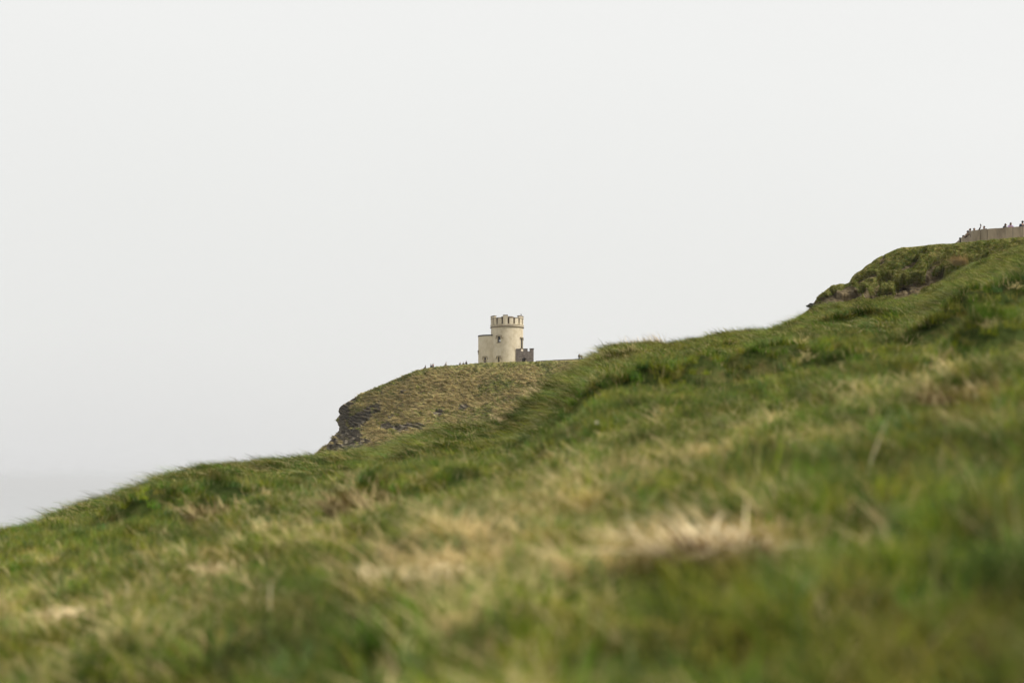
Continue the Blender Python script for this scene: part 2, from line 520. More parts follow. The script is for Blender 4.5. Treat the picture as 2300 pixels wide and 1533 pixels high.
# ---- eroded hill at the right
HR = Hill()
HR.Y = 112.0
crest = [(1822,687),(1828,678),(1843,660),(1856,649),(1866,642),(1877,639),(1888,636),(1899,637),(1909,633),(1913,622),(1920,616),(1934,606),(1947,596),(1961,586),(1975,577),(1990,569),(2010,561),(2029,556),(2063,553),(2096,548.5),(2142,545),(2187,541),(2255,536),(2300,533),(2500,522),(2900,500)]
left = [(1822,687),(1818,691),(1826,695),(1822,700),(1812,708),(1800,722),(1785,745)]
px, py, X, Y, Z = loft(crest, left, 745, HR.Y, 11, 760, 300, sturn=.05, prof=.9)
def dents(px, py):
    """how far the peat is cut back under each eroded turf edge"""
    d = np.zeros_like(px); r = np.zeros_like(px)
    Z5 = lambda pts: [(1780 + a / 4.423, 520 + b / 4.423) for a, b in pts]
    for pts, wd, dep in ((Z5([(1350,310),(1420,270),(1520,235),(1660,205)]), 9, .55), (Z5([(1690,275),(1800,240),(1930,195)]), 12, .6), (Z5([(1330,370),(1390,310),(1450,290)]), 7, .5),
                         (Z5([(1150,440),(1290,425),(1380,385),(1500,350)]), 15, .9), (Z5([(1020,480),(1100,455),(1170,445)]), 22, 1.0), (Z5([(1200,510),(1330,440),(1470,385)]), 11, .9),
                         (Z5([(720,580),(780,510),(840,440),(980,375)]), 10, .9), (Z5([(560,620),(640,570),(700,530)]), 8, .6), (Z5([(1000,570),(1080,520),(1250,545)]), 9, .7),
                         (Z5([(380,560),(440,610),(530,620),(640,600)]), 8, .5), (Z5([(170,725),(300,640),(420,570)]), 20, .35), (Z5([(1230,230),(1320,190)]), 5, .35), (Z5([(860,280),(900,230)]), 6, .3),
                         (Z5([(640,480),(700,440),(820,400)]), 5, .3), (Z5([(1080,340),(1180,300),(1230,280)]), 5, .3), (Z5([(780,600),(860,560),(980,560)]), 8, .6)):
        wob = 2.2 * fbm(px / 9, py / 9, 41, 3)
        s = polydist(px, py, pts) + wob
        # s>0 : below the line
        k = np.where(s > 0, np.clip(1 - s / (1.9 * wd), 0, 1), np.clip(1 + s / 1.6, 0, 1))
        x0, x1 = pts[0][0], pts[-1][0]
        fade = np.clip((px - x0) / 5 + .8, 0, 1) * np.clip((x1 - px) / 5 + .8, 0, 1)
        k = k * fade
        d = np.maximum(d, 1.15 * dep * np.sqrt(k)); r = np.maximum(r, np.clip(k * 1.6, 0, 1) * (s > -.8))
    return d, r
dn, rk = dents(px, py)
rk = np.maximum(rk, ellmask(px, py, [(1850,675,26,9,-.55,1),(1838,684,16,6,-.4,1),(1876,660,14,7,-.3,.9),(1905,653,16,8,-.3,.9),(1935,652,14,7,-.3,.8),(1828,692,10,6,-.3,1)]))
n = normals_of(X, Y, Z)
edge = np.minimum(np.linspace(0, 1, 760)[None, :] / .01, 1) * np.minimum(np.linspace(0, 1, 300)[:, None] / .04, 1)
tus = np.abs(fbm3(X / .9, Y / 1.4, Z / .7, 51, 4)) * 2 - .4
big = fbm3(X / 3.2, Y / 4, Z / 2.6, 55, 3)
saw = ((Z - .35 * X + .5 * fbm3(X / 2, Y / 2, Z / 2, 58, 2)) / .40) % 1.0
disp = (.2 + .8 * edge) * ((1 - rk) * (.34 * tus + .38 * big) + rk * (.18 * saw - .1 + .22 * fbm3(X / .5, Y / .5, Z / .4, 60, 3))) - dn * np.clip(edge, .1, 1)
X2, Y2, Z2 = (a + disp * n[..., k] for k, a in enumerate((X, Y, Z)))
HR.px, HR.py, HR.P, HR.n, HR.rock = px, py, np.stack([X2, Y2, Z2], -1), n, rk
nv, nu = px.shape
bk = []
for dy, dz in ((1.2, -.35), (3, -.75), (14, -1.0), (40, -3), (90, -25), (150, -90)):
    row = HR.P[0].copy(); row[:, 1] += dy; row[:, 2] += dz; bk.append(row)
verts = np.concatenate([np.stack(bk[::-1]), HR.P], 0)
o = mesh_np('hill', verts.reshape(-1, 3), grid_faces(nu, verts.shape[0]), M_HILL)
attr(o, 'rock', np.concatenate([np.zeros((6, nu)), rk], 0).ravel())
tag(o, kind='structure')
def hill_back_z(px, dy):
    k = int(np.argmin(np.abs(HR.px[0] - px)))
    z = HR.P[0, k, 2]
    return z + float(np.interp(dy, [0, 1.2, 3, 14], [0, -.35, -.75, -1.0]))

# ------------------------------------------------------------------ grass tufts (prototypes are never in the scene themselves)
def make_tufts(colname, specs, mat):
    c = bpy.data.collections.new(colname)
    for q, sp in enumerate(specs):
        r = np.random.default_rng(100 + q + hash(len(colname)) % 50)
        vs, fs, bl = [], [], []
        seg = sp.get('seg', 4)
        for b in range(sp['n']):
            L = r.uniform(*sp['L']); wd = r.uniform(*sp['w'])
            rad = sp['rad'] * math.sqrt(r.uniform()); ph = r.uniform(0, 2 * math.pi)
            base = np.array([rad * math.cos(ph), rad * math.sin(ph), -.02])
            head = r.normal(0, sp['spread'])               # azimuth round the wind direction (+x)
            if r.uniform() < sp.get('rnd', .15): head = r.uniform(0, 2 * math.pi)
            a0 = r.uniform(*sp['a0']); a1 = r.uniform(*sp['a1'])   # angle from vertical at root and tip
            p = base.copy(); side = np.array([-math.sin(head + r.normal(0, .6)), math.cos(head + r.normal(0, .6)), r.normal(0, .25)])
            side /= np.linalg.norm(side)
            i0 = len(vs)
            tint = r.uniform(); wither = r.uniform(.5, 1.0) if r.uniform() < sp.get('wither', .06) else r.uniform(0, .06)
            for k in range(seg + 1):
                t = k / seg
                wv = wd * (1 - t ** 1.6) * .5 + .0004
                vs.append(p - side * wv); vs.append(p + side * wv)
                wt = min(1, wither + .12 * t * t)
                bl += [(tint, wt, t, 1)] * 2
                a = a0 + (a1 - a0) * t ** .8
                stp = L / seg
                p = p + stp * np.array([math.sin(a) * math.cos(head), math.sin(a) * math.sin(head), math.cos(a)])
                head += r.normal(0, .12)
            for k in range(seg):
                fs.append((i0 + 2 * k, i0 + 2 * k + 1, i0 + 2 * k + 3, i0 + 2 * k + 2))
        me = bpy.data.meshes.new('grass_tuft')
        me.from_pydata([tuple(v) for v in vs], [], fs)
        me.polygons.foreach_set('use_smooth', np.ones(len(fs), bool))
        me.materials.append(mat)
        a = me.attributes.new('bl', 'FLOAT_COLOR', 'POINT')
        a.data.foreach_set('color', np.array(bl, np.float32).ravel())
        ob = bpy.data.objects.new('%s_%02d' % (colname, q), me)
        c.objects.link(ob)
    return c

def scatter(name, P, rot, scl, idx, colr, coll):
    o = mesh_np(name, P, [], None, smooth=False)
    attr(o, 'rot', rot, 'FLOAT_VECTOR'); attr(o, 'scl', scl, 'FLOAT_VECTOR'); attr(o, 'idx', idx, 'INT')
    attr(o, 'col', np.concatenate([colr, np.ones((len(colr), 1))], 1), 'FLOAT_COLOR')
    ng = bpy.data.node_groups.new(name, 'GeometryNodeTree')
    ng.interface.new_socket('Geometry', in_out='INPUT', socket_type='NodeSocketGeometry')
    ng.interface.new_socket('Geometry', in_out='OUTPUT', socket_type='NodeSocketGeometry')
    gi = ng.nodes.new('NodeGroupInput'); go = ng.nodes.new('NodeGroupOutput')
    ci = ng.nodes.new('GeometryNodeCollectionInfo')
    ci.inputs['Collection'].default_value = coll
    ci.inputs['Separate Children'].default_value = True
    ci.inputs['Reset Children'].default_value = True
    mp = ng.nodes.new('GeometryNodeMeshToPoints')
    ip = ng.nodes.new('GeometryNodeInstanceOnPoints')
    ip.inputs['Pick Instance'].default_value = True
    def na(nm, typ):
        n = ng.nodes.new('GeometryNodeInputNamedAttribute'); n.data_type = typ; n.inputs['Name'].default_value = nm
        return [s for s in n.outputs if s.enabled and s.name == 'Attribute'][0]
    L = ng.links.new
    L(gi.outputs[0], mp.inputs['Mesh']); L(mp.outputs[0], ip.inputs['Points']); L(ci.outputs[0], ip.inputs['Instance'])
    L(na('idx', 'INT'), ip.inputs['Instance Index']); L(na('scl', 'FLOAT_VECTOR'), ip.inputs['Scale'])
    e2r = ng.nodes.new('FunctionNodeEulerToRotation')
    L(na('rot', 'FLOAT_VECTOR'), e2r.inputs[0]); L(e2r.outputs[0], ip.inputs['Rotation'])
    L(ip.outputs[0], go.inputs[0])
    md = o.modifiers.new('tufts', 'NODES'); md.node_group = ng
    tag(o, kind='stuff')
    return o

C_NEAR = make_tufts('near_grass', [
    dict(n=40, L=(.05, .13), w=(.003, .006), rad=.07, spread=1.2, a0=(0, .5), a1=(.3, 1.3), rnd=.5),
    dict(n=40, L=(.06, .16), w=(.003, .006), rad=.07, spread=1.0, a0=(.1, .6), a1=(.5, 1.6), rnd=.4),
    dict(n=34, L=(.07, .19), w=(.003, .006), rad=.06, spread=.8, a0=(.1, .7), a1=(.8, 1.9), rnd=.3),
    dict(n=36, L=(.08, .18), w=(.003, .006), rad=.08, spread=.9, a0=(.2, .8), a1=(.9, 1.8), rnd=.25),   # combed over by the wind
    dict(n=36, L=(.12, .26), w=(.003, .006), rad=.09, spread=.5, a0=(.6, 1.1), a1=(1.5, 2.0), rnd=.1),
    dict(n=26, L=(.07, .20), w=(.003, .007), rad=.07, spread=1.4, a0=(.2, 1.1), a1=(.9, 2.3), rnd=.6, wither=.9),  # withered
    dict(n=22, L=(.09, .26), w=(.003, .007), rad=.08, spread=1.2, a0=(.3, 1.2), a1=(1.0, 2.0), rnd=.6, wither=.95),
    dict(n=10, L=(.14, .28), w=(.002, .004), rad=.05, spread=.8, a0=(.05, .4), a1=(.3, 1.0), rnd=.3, wither=.4),     # thin upright stems
    dict(n=6, L=(.12, .26), w=(.006, .012), rad=.10, spread=2.5, a0=(.5, 1.5), a1=(1.0, 2.0), rnd=1, wither=.98, seg=5),     # loose broad straw leaves
], M_GRASS)
C_FAR = make_tufts('far_grass', [
    dict(n=30, L=(.08, .20), w=(.007, .013), rad=.14, spread=.9, a0=(0, .5), a1=(.4, 1.5), rnd=.25, seg=3),
    dict(n=30, L=(.10, .22), w=(.007, .013), rad=.14, spread=.7, a0=(.2, .7), a1=(.7, 1.8), rnd=.2, seg=3),
    dict(n=28, L=(.12, .25), w=(.007, .013), rad=.14, spread=.6, a0=(.3, .9), a1=(1.0, 2.0), rnd=.15, seg=3),
    dict(n=30, L=(.20, .40), w=(.007, .013), rad=.16, spread=.4, a0=(.8, 1.2), a1=(1.5, 1.9), rnd=.08, seg=3),
    dict(n=30, L=(.24, .50), w=(.007, .013), rad=.16, spread=.35, a0=(.9, 1.25), a1=(1.5, 1.9), rnd=.05, seg=3),
    dict(n=22, L=(.10, .28), w=(.006, .012), rad=.14, spread=1.0, a0=(.3, 1.1), a1=(.9, 2.2), rnd=.4, wither=.9, seg=3),
    dict(n=20, L=(.18, .40), w=(.006, .012), rad=.15, spread=.7, a0=(.8, 1.3), a1=(1.3, 2.0), rnd=.2, wither=.95, seg=3),
    dict(n=9, L=(.20, .36), w=(.004, .007), rad=.10, spread=.5, a0=(.15, .5), a1=(.5, 1.2), rnd=.15, wither=.3, seg=3),
], M_GRASS)
C_HEAD = make_tufts('headland_tufts', [
    dict(n=16, L=(.35, .8), w=(.05, .10), rad=.4, spread=.5, a0=(.3, .9), a1=(1.0, 2.1), rnd=.15, seg=3, wither=.15),
    dict(n=14, L=(.6, 1.3), w=(.05, .10), rad=.4, spread=.35, a0=(.8, 1.2), a1=(1.5, 2.2), rnd=.08, seg=3, wither=.3),
    dict(n=13, L=(.7, 1.6), w=(.05, .09), rad=.4, spread=.3, a0=(.9, 1.25), a1=(1.6, 2.2), rnd=.05, seg=3, wither=.5),
    dict(n=20, L=(.3, .7), w=(.04, .09), rad=.4, spread=1.2, a0=(0, .9), a1=(.7, 1.8), rnd=.4, seg=3, wither=.1),
], M_GRASS)

PAL = dict(dark=(.030, .066, .003), mid=(.072, .160, .005), blue=(.070, .158, .040), yel=(.205, .232, .008), olive=(.24, .215, .038), straw=(.80, .64, .31), tan=(.68, .51, .26), brown=(.24, .15, .07))
PAL = {k: np.array(v) for k, v in PAL.items()}

# where the turf is bleached (photo column, row, half width px, half depth factor, strength)
DRY = []
for px_, py_, rpx, k, s in ((1020,1225,190,2.0,1.0),(1080,1140,120,2.5,.6),(1200,1290,120,1.4,.6),(1580,1205,220,1.5,.85),(1700,1190,120,1.5,.6),(1290,1100,160,2,.5),(1230,1020,100,2.5,.35),(1570,960,110,3,.4),(1350,1010,90,2,.3),(220,1345,130,1.5,.95),(330,1405,100,1.5,.9),(520,1320,160,1.5,.4),
                        (490,1240,70,1.8,.6),(200,1270,50,2,.5),(600,1330,60,1.6,.45),(2210,880,100,2.0,.5),(1900,1065,40,2,.4),(1570,1085,60,2,.4),(60,1480,140,1.3,.45),(1650,1475,40,1.2,.35),
                        (1420,772,70,3,.7),(1385,800,70,4,.8),(1360,850,60,4,.75),(1150,950,60,3,.7),(790,1012,70,2,.55),(1215,898,30,3,.8),(620,1110,120,2,.35),(800,1110,70,2,.5),(480,1150,50,2,.5),(2040,690,160,3,.25),(2150,650,100,3,.35),(2290,640,60,3,.6),(1780,1215,90,1.4,.5),(1450,1000,120,2.5,.3)):
    x, y = ground_at(px_, py_ + (45 if py_ > 1050 else 20))
    r = rpx * y / F
    DRY.append((x, y, r, r * k, s))
LUSH = []
for px_, py_, rpx, k, s in ((1500,1400,300,1.2,.5),(2150,1330,230,1.3,.7),(900,1480,300,1.2,.45),(300,1110,200,2.5,.5),(800,1060,220,2.5,.5),(1450,850,200,4,.5),(1900,900,260,4,.4),(1750,1110,200,2,.35),(700,1300,120,1.5,.25),(1340,1390,150,1.3,.3)):
    x, y = ground_at(px_, py_ + (45 if py_ > 1050 else 20))
    r = rpx * y / F
    LUSH.append((x, y, r, r * k, s))
def field(x, y, L):
    m = np.zeros_like(x)
    for cx, cy, rx, ry, s in L:
        m = np.maximum(m, s * np.exp(-((x - cx) / rx) ** 2 - ((y - cy) / ry) ** 2))
    return m

def pick_col(names, ws, r):
    ws = np.clip(np.stack(ws, 0), 1e-4, None); ws = ws / ws.sum(0)
    cs = np.cumsum(ws, 0)
    k = (r[None] > cs).sum(0).clip(0, len(names) - 1)
    return np.stack([PAL[q] for q in names])[k], k

def build_grass():
    bands = [(.9, 3, 380), (3, 6, 480), (6, 10, 430), (10, 16, 280), (16, 25, 150), (25, 40, 90), (40, 60, 50), (60, 85, 28), (85, 122, 20)]
    xs, ys = [], []
    for a, b, dens in bands:
        area = .48 * 2 * (b * b - a * a) / 2 + 2 * 1.2 * (b - a)
        n = int(area * dens)
        y = np.sqrt(rng.uniform(a * a, b * b, n))
        x = rng.uniform(-1, 1, n) * (.48 * y + 1.2)
        xs.append(x); ys.append(y)
    x = np.concatenate(xs); y = np.concatenate(ys)
    u = x / y
    keep = (y < R_of(u) + 5) & (np.hypot(x, y) > .9)
    for px_, py_, rr in ((1600, 1300, .19), (1590, 1335, .14), (1030, 1335, .2), (225, 1415, .13), (490, 1305, .08), (2200, 925, .2)):
        cx, cy = ground_at(px_, py_)
        keep &= ((x - cx) ** 2 + (y - cy) ** 2 > rr * rr) | (rng.uniform(size=len(x)) < .5)
    x, y, u = x[keep], y[keep], u[keep]
    z = height(x, y)
    far = y > 17
    n_ = len(x)
    dry = field(x, y, DRY); lush = field(x, y, LUSH)
    nz = fbm(x / 1.3, y / 2.0, 71, 4); nz2 = fbm(x / 5, y / 7, 77, 3); nz3 = fbm(x / .40, y / .55, 79, 3); nz4 = fbm(x / .13, y / .20, 81, 2)
    base = .06 + .45 * nz + .25 * nz2 + .75 * nz3 + .35 * nz4 - .32 * sstep(7, 18, y) + .26 * sstep(2.3, 3.4, y) * (1 - sstep(6, 9, y)) - .12 - .22 * (1 - sstep(2.6, 3.3, y)) - .16 * sstep(.06, .16, u)
    pdry = np.clip(np.maximum(base, dry * (.95 + .9 * nz3 + .6 * nz4)) - lush * .25 * (1 - dry), 0.02, .95)
    r = rng.uniform(size=n_)
    pd = pdry
    g_dark = (1 - pd) * (.34 + .10 * sstep(12, 20, y) + .5 * np.clip(-nz, 0, 1) + .4 * lush); g_mid = (1 - pd) * (.55 + .3 * lush); g_blue = (1 - pd) * (.25 + .35 * np.clip(nz2, 0, 1)) * np.where(y < 30, 1, .4)
    g_yel = (1 - pd) * (.22 * np.where(y > 14, .6, 1) + .9 * np.clip(fbm(x / 3, y / 4, 83, 2) + .05, 0, 1)); g_ol = (1 - pd) * .22 + pd * .25
    names = ['dark', 'mid', 'blue', 'yel', 'olive', 'straw', 'tan', 'brown']
    colr, k = pick_col(names, [g_dark, g_mid, g_blue, g_yel, g_ol, pd * .75, pd * .55, pd * .12], r)
    colr = colr * rng.uniform(.55, 1.45, (n_, 1)) * (1 + .5 * nz3 + .4 * nz4)[:, None] * rng.uniform(.92, 1.08, (n_, 3))
    dead = k >= 5
    colr = colr * ((1 + .2 * np.where(dead, 0, lush)) * np.where(dead, 1, np.interp(y, [10, 18], [1, .80])))[:, None]
    q = rng.uniform(size=n_)
    comb = sstep(14, 26, y) * .75 + .08
    idx = np.where(dead, np.where((q > .84) & ~far & (y > 3.0), 8, np.where(q < .45, 5, 6)), np.where(q < comb, 3 + (q * 1000 % 2).astype(int), np.where(q > .985, 7, (q * 3000 % 3).astype(int))))
    ang = math.pi + .35 + .9 * fbm(x / 2.2, y / 3, 91, 2) + rng.normal(0, 1, n_) * np.interp(y, [8, 13, 22], [2.6, 1.6, .35])
    lean = rng.normal(0, .10, (n_, 2))
    rot = np.stack([lean[:, 0], lean[:, 1], ang], -1)
    s = rng.uniform(.75, 1.25, n_) * (1 + .25 * nz) * np.where(dead, .98, 1) * np.interp(y, [1, 3, 6, 17, 17.01, 40, 100], [.75, .78, .66, .80, .72, .85, 1.1])
    scl = np.stack([s, s, s * np.where(dead, .9, 1)], -1)
    P = np.stack([x, y, z], -1)
    m = ~far
    scatter('grass', P[m], rot[m], scl[m], idx[m], colr[m], C_NEAR)
    m = far
    scatter('grass', P[m], rot[m], scl[m], idx[m], colr[m], C_FAR)
    print('grass tufts', n_)
build_grass()

def on_loft(H, n, lim=None):
    nv, nu = H.px.shape
    # area-weighted cells
    P = H.P
    A = np.linalg.norm(np.cross(P[1:, :-1] - P[:-1, :-1], P[:-1, 1:] - P[:-1, :-1]), axis=-1)
    if lim is not None: A = A * lim[:-1, :-1]
    c = np.cumsum(A.ravel()); k = np.searchsorted(c, rng.uniform(0, c[-1], n))
    i, j = k // (nu - 1), k % (nu - 1)
    a, b = rng.uniform(size=n)[:, None], rng.uniform(size=n)[:, None]
    pos = P[i, j] * (1 - a) * (1 - b) + P[i, j + 1] * a * (1 - b) + P[i + 1, j] * (1 - a) * b + P[i + 1, j + 1] * a * b
    return pos, H.px[i, j], H.py[i, j], H.rock[i, j]

def build_headland_grass():
    lim = np.where(HL.px < 1420, 1.0, .6) * np.where(HL.py < 1060, 1.0, .6)
    n0 = 66000
    pos, px, py, rk = on_loft(HL, n0, lim)
    keep = rng.uniform(size=n0) > rk * 1.3
    pos, px, py = pos[keep], px[keep], py[keep]
    n_ = len(px)
    nz = fbm(px / 26, py / 15, 101, 4); nz2 = fbm(px / 80, py / 40, 107, 3)
    green = .16 + 1.0 * nz + .5 * nz2
    green += .7 * ellmask(px, py, [(1120,868,55,10,-.1,1),(1010,822,40,5,0,1),(1260,850,50,30,.5,.8),(1130,920,70,18,-.2,.7),(930,842,70,6,-.3,1),(860,868,50,5,-.45,1),(1240,815,100,5,0,.8),(1095,818,60,4,0,.9),(810,890,50,7,-.45,.6),(1060,940,60,12,0,.5)])
    green -= .6 * ellmask(px, py, [(1030,850,60,14,0,.6),(980,890,70,22,0,.7),(1180,835,50,12,0,.8),(1290,830,20,12,0,.7)])
    r = rng.uniform(size=n_)
    gw = np.clip(green, .04, .95); dw = 1 - gw
    names = ['dark', 'mid', 'yel', 'olive', 'straw', 'tan', 'brown']
    colr, k = pick_col(names, [gw * .45, gw * .5, gw * .35, gw * .3 + dw * .5, dw * .55, dw * .25, dw * .10], r)
    colr = colr * rng.uniform(.5, 1.3, (n_, 1)) * np.where(k >= 3, 1, 1.1)[:, None] * np.array([.95, 1.0, 1.08])
    dead = k >= 3
    q = rng.uniform(size=n_)
    idx = np.where(dead, np.where(q < .5, 1, 2), np.where(q < .55, 0, np.where(q < .8, 3, 1)))
    ang = math.pi + .75 + .9 * fbm(px / 30, py / 18, 111, 2) + rng.normal(0, .3, n_)
    rot = np.stack([rng.normal(0, .12, n_), rng.normal(0, .12, n_), ang], -1)
    s = rng.uniform(.38, .85, n_)
    s = s * np.where(py < 838 - (px - 930) * .0, .75, 1)
    crest_near = np.interp(px, HL.px[0], HL.py[0])
    s = s * np.clip(.7 + (py - crest_near) / 14, .7, 1)
    scatter('headland_grass', pos, rot, np.stack([s, s, s * .85], -1), idx, colr, C_HEAD)
build_headland_grass()

def build_hill_grass():
    lim = (HR.px < 2420) & (HR.py < 720)
    n0 = 24000
    pos, px, py, rk = on_loft(HR, n0, lim.astype(float))
    keep = rng.uniform(size=n0) > rk * 1.9
    pos, px, py = pos[keep], px[keep], py[keep]
    n_ = len(px)
    nz = fbm(px / 22, py / 14, 121, 4)
    gw = np.clip(.72 + .8 * nz, .1, .97); dw = 1 - gw
    names = ['dark', 'mid', 'yel', 'olive', 'straw', 'tan', 'brown']
    colr, k = pick_col(names, [gw * .5, gw * .5, gw * .3, gw * .35 + dw * .5, dw * .28, dw * .3, dw * .15], rng.uniform(size=n_))
    colr = colr * rng.uniform(.65, 1.0, (n_, 1))
    dead = k >= 4
    q = rng.uniform(size=n_)
    idx = np.where(dead, 6, np.where(q < .5, 3, np.where(q < .7, 2, 1)))
    ang = math.pi + .9 + .9 * fbm(px / 18, py / 12, 131, 2) + rng.normal(0, .3, n_)
    rot = np.stack([rng.normal(0, .12, n_), rng.normal(0, .12, n_), ang], -1)
    s = rng.uniform(.35, .75, n_)
    crest_near = np.interp(px, HR.px[0], HR.py[0])
    s = s * np.clip(.4 + (py - crest_near) / 10, .4, 1)
    scatter('hill_grass', pos, rot, np.stack([s, s, s * .9], -1), idx, colr, C_FAR)
build_hill_grass()

# ------------------------------------------------------------------ single dead clumps that stand out of the turf
def clump_mesh(name, mat, n, L, wd, rad, flat=.9, wind=None, seed=0, seg=6, parent=None, loc=(0, 0, 0), spread=3.14, curl=1.0, rz=1.0, amin=.15):
    r = np.random.default_rng(seed)
    vs, fs = [], []
    for b in range(n):
        l = r.uniform(*L); w0 = r.uniform(*wd)
        ph = r.uniform(0, 2 * math.pi); rr = rad * math.sqrt(r.uniform())
        p = np.array([rr * math.cos(ph), rr * math.sin(ph) * rz, 0.0])
        hd = r.uniform(0, 6.283) * .6 + ph * .4 if wind is None else wind + r.normal(0, spread)
        a = r.uniform(amin, flat); da = r.uniform(.3, 1.6) * curl / seg
        sd_ = np.array([-math.sin(hd), math.cos(hd), r.normal(0, .3)]); sd_ /= np.linalg.norm(sd_)
        i0 = len(vs)
        for k in range(seg + 1):
            t = k / seg
            ww = w0 * (1 - t ** 2) * .5 + .0005
            vs.append(p - sd_ * ww); vs.append(p + sd_ * ww)
            a2 = min(a, 1.75)
            p = p + l / seg * np.array([math.sin(a2) * math.cos(hd), math.sin(a2) * math.sin(hd), math.cos(a2)])
            p[2] = max(p[2], .015)
            a += da; hd += r.normal(0, .10)
        fs += [(i0 + 2 * k, i0 + 2 * k + 1, i0 + 2 * k + 3, i0 + 2 * k + 2) for k in range(seg)]
    return mesh_np(name, np.array(vs), fs, mat, parent, loc=loc)

def dead_clump(px, py, label, mat, dz=.02, hug=None, **kw):
    x, y = ground_at(px, py)
    z = float(height(np.array(x), np.array(y)))
    o = clump_mesh('dead_grass_clump', mat, loc=(x, y, z + dz), **kw)
    tag(o, label, 'grass clump', 'dead grass clumps')
    return o, y
dead_clump(1600, 1305, 'pale straw clump like an open nest with long bent stalks, in the near turf', M_STRAW, n=300, L=(.05, .19), wd=(.003, .008), rad=.14, flat=1.65, amin=.45, seed=3, rz=1.0, dz=.055)
dead_clump(1640, 1325, 'dark brown blades standing in for the shaded hollow of the pale straw nest', M_HOLLOW, n=190, L=(.06, .12), wd=(.006, .010), rad=.12, amin=.3, dz=.05, flat=1.5, seed=4)  # shade of the nest's hollow put into the colour of these blades
dead_clump(1030, 1335, 'wide tan heap of dead grass in the near turf below the tower', M_TAN, n=150, L=(.04, .12), wd=(.003, .006), rad=.26, flat=1.7, amin=.8, seed=5, dz=.05, rz=1.2)
dead_clump(225, 1415, 'pale tan dead grass heap near the lower left corner', M_TAN, n=110, L=(.04, .10), wd=(.003, .006), rad=.17, flat=1.7, amin=.7, seed=6, dz=.05)
dead_clump(490, 1305, 'small pinkish tan dead tuft left of the wide tan heap', M_TAN, n=90, L=(.04, .09), wd=(.003, .006), rad=.08, dz=.05, flat=1.1, seed=7)
dead_clump(820, 1165, 'shaggy brown tussock bent over on the left slope below the cliff', M_OLIVE, n=300, L=(.14, .3), wd=(.005, .009), rad=.20, flat=.9, wind=math.pi * 1.0, spread=.9, seed=8, curl=1.6)
dead_clump(480, 1185, 'brown drooping tussock on the left slope with a dark hollow at its left', M_OLIVE, n=220, L=(.12, .26), wd=(.005, .009), rad=.16, flat=.9, wind=math.pi * 1.05, spread=.9, seed=9, curl=1.6)
dead_clump(2200, 925, 'reddish brown dead patch on the green slope at the right edge', M_OLIVE, n=340, L=(.06, .15), wd=(.004, .008), rad=.22, flat=1.4, seed=10)
dead_clump(1225, 905, 'tan tussock hanging over a bare brown edge where the mound drops, right of the headland', M_TAN, n=220, L=(.35, .7), wd=(.01, .016), rad=.3, flat=.9, wind=math.pi, spread=.7, seed=12)
for k, (px, py, lab) in enumerate(((1445, 776, 'long blond tuft standing up on the mound skyline, right of the tower'), (1480, 772, 'pointed blond tuft at the right end of the mound skyline tufts'), (1608, 764, 'lone short blond tuft on the skyline between mound and eroded hill'))):
    dead_clump(px, py, lab, M_TAN, n=(260, 130, 60)[k], L=(.3, .6), wd=(.009, .015), rad=(.5, .2, .10)[k], flat=.5, wind=math.pi, spread=.6, seed=20 + k, curl=.8)
dead_clump(1155, 958, 'low straw coloured tuft on the edge of the near slope below the tower', M_TAN, n=180, L=(.3, .6), wd=(.009, .014), rad=.35, flat=1.0, wind=math.pi, spread=.8, seed=24)
# the orange brown tussock on the eroded hill
k = np.argmin((HR.px - 2146) ** 2 + (HR.py - 606) ** 2)
pp = HR.P.reshape(-1, 3)[k]
o = clump_mesh('dead_grass_clump', dead_mat('rusty dead grass', (.34, .255, .12), (.56, .43, .23)), n=520, L=(.6, 1.3), wd=(.014, .026), rad=.6, flat=.8, wind=math.pi * 1.15, spread=.6, seed=31, curl=1.7, loc=(pp[0] + .3, pp[1] - .3, pp[2] + .2))
tag(o, 'rusty orange tussock hanging below the eroded peat of the right hill', 'grass clump', 'dead grass clumps')

# single long stalks
def stalk(px, py, L, az, label, lean=.7, wd=.006, bend=.5, mat=M_STRAW):
    x, y = ground_at(px, py)
    z = float(height(np.array(x), np.array(y)))
    vs, fs = [], []
    p = np.array([0, 0, 0.]); a = lean; seg = 8
    for k in range(seg + 1):
        t = k / seg; ww = wd * (1 - .8 * t)
        for q in range(4):
            th = q * math.pi / 2
            vs.append(p + np.array([ww * .5 * math.cos(th), ww * .2 * math.sin(th), ww * .5 * math.sin(th)]))
        p = p + L / seg * np.array([math.sin(a) * math.cos(az), math.sin(a) * math.sin(az), math.cos(a)])
        a += bend / seg
    for k in range(seg):
        for q in range(4):
            fs.append((4 * k + q, 4 * k + (q + 1) % 4, 4 * k + 4 + (q + 1) % 4, 4 * k + 4 + q))
    o = mesh_np('grass_stalk', np.array(vs), fs, mat, loc=(x, y, z))
    tag(o, label, 'grass stalk', 'dry stalks')
stalk(1930, 1105, .26, 0.3, 'thin straight dry stalk leaning right on the green slope', .3, .007, .2)
stalk(1600, 1245, .30, .1, 'long arched dry stalk reaching right above the straw nest', .95, .008, .8)
stalk(1460, 1325, .14, 2.6, 'thick upright pale stalk at the left end of the straw nest',   .35, .010, .3)
stalk(1570, 1285, .13, .4, 'short pale stalk slanting across the middle of the straw nest', .4, .014, .2)
stalk(1860, 1300, .10, .2, 'short pale stub of a stalk right of the straw nest', .25, .013, .2)
stalk(1790, 1285, .12, 6.1, 'pale broken stalk lying just right of the straw nest', 1.3, .015, .2)
stalk(285, 1350, .12, 1.5, 'pale blunt stalk standing at the far left of the turf', .05, .014, .1)
stalk(605, 1430, .12, 1.6, 'pale short stalk standing below the small pinkish tuft', .08, .012, .1)
stalk(1170, 1285, .30, 5.9, 'long dry stalk lying down to the right of the wide tan heap', 1.35, .009, .2)

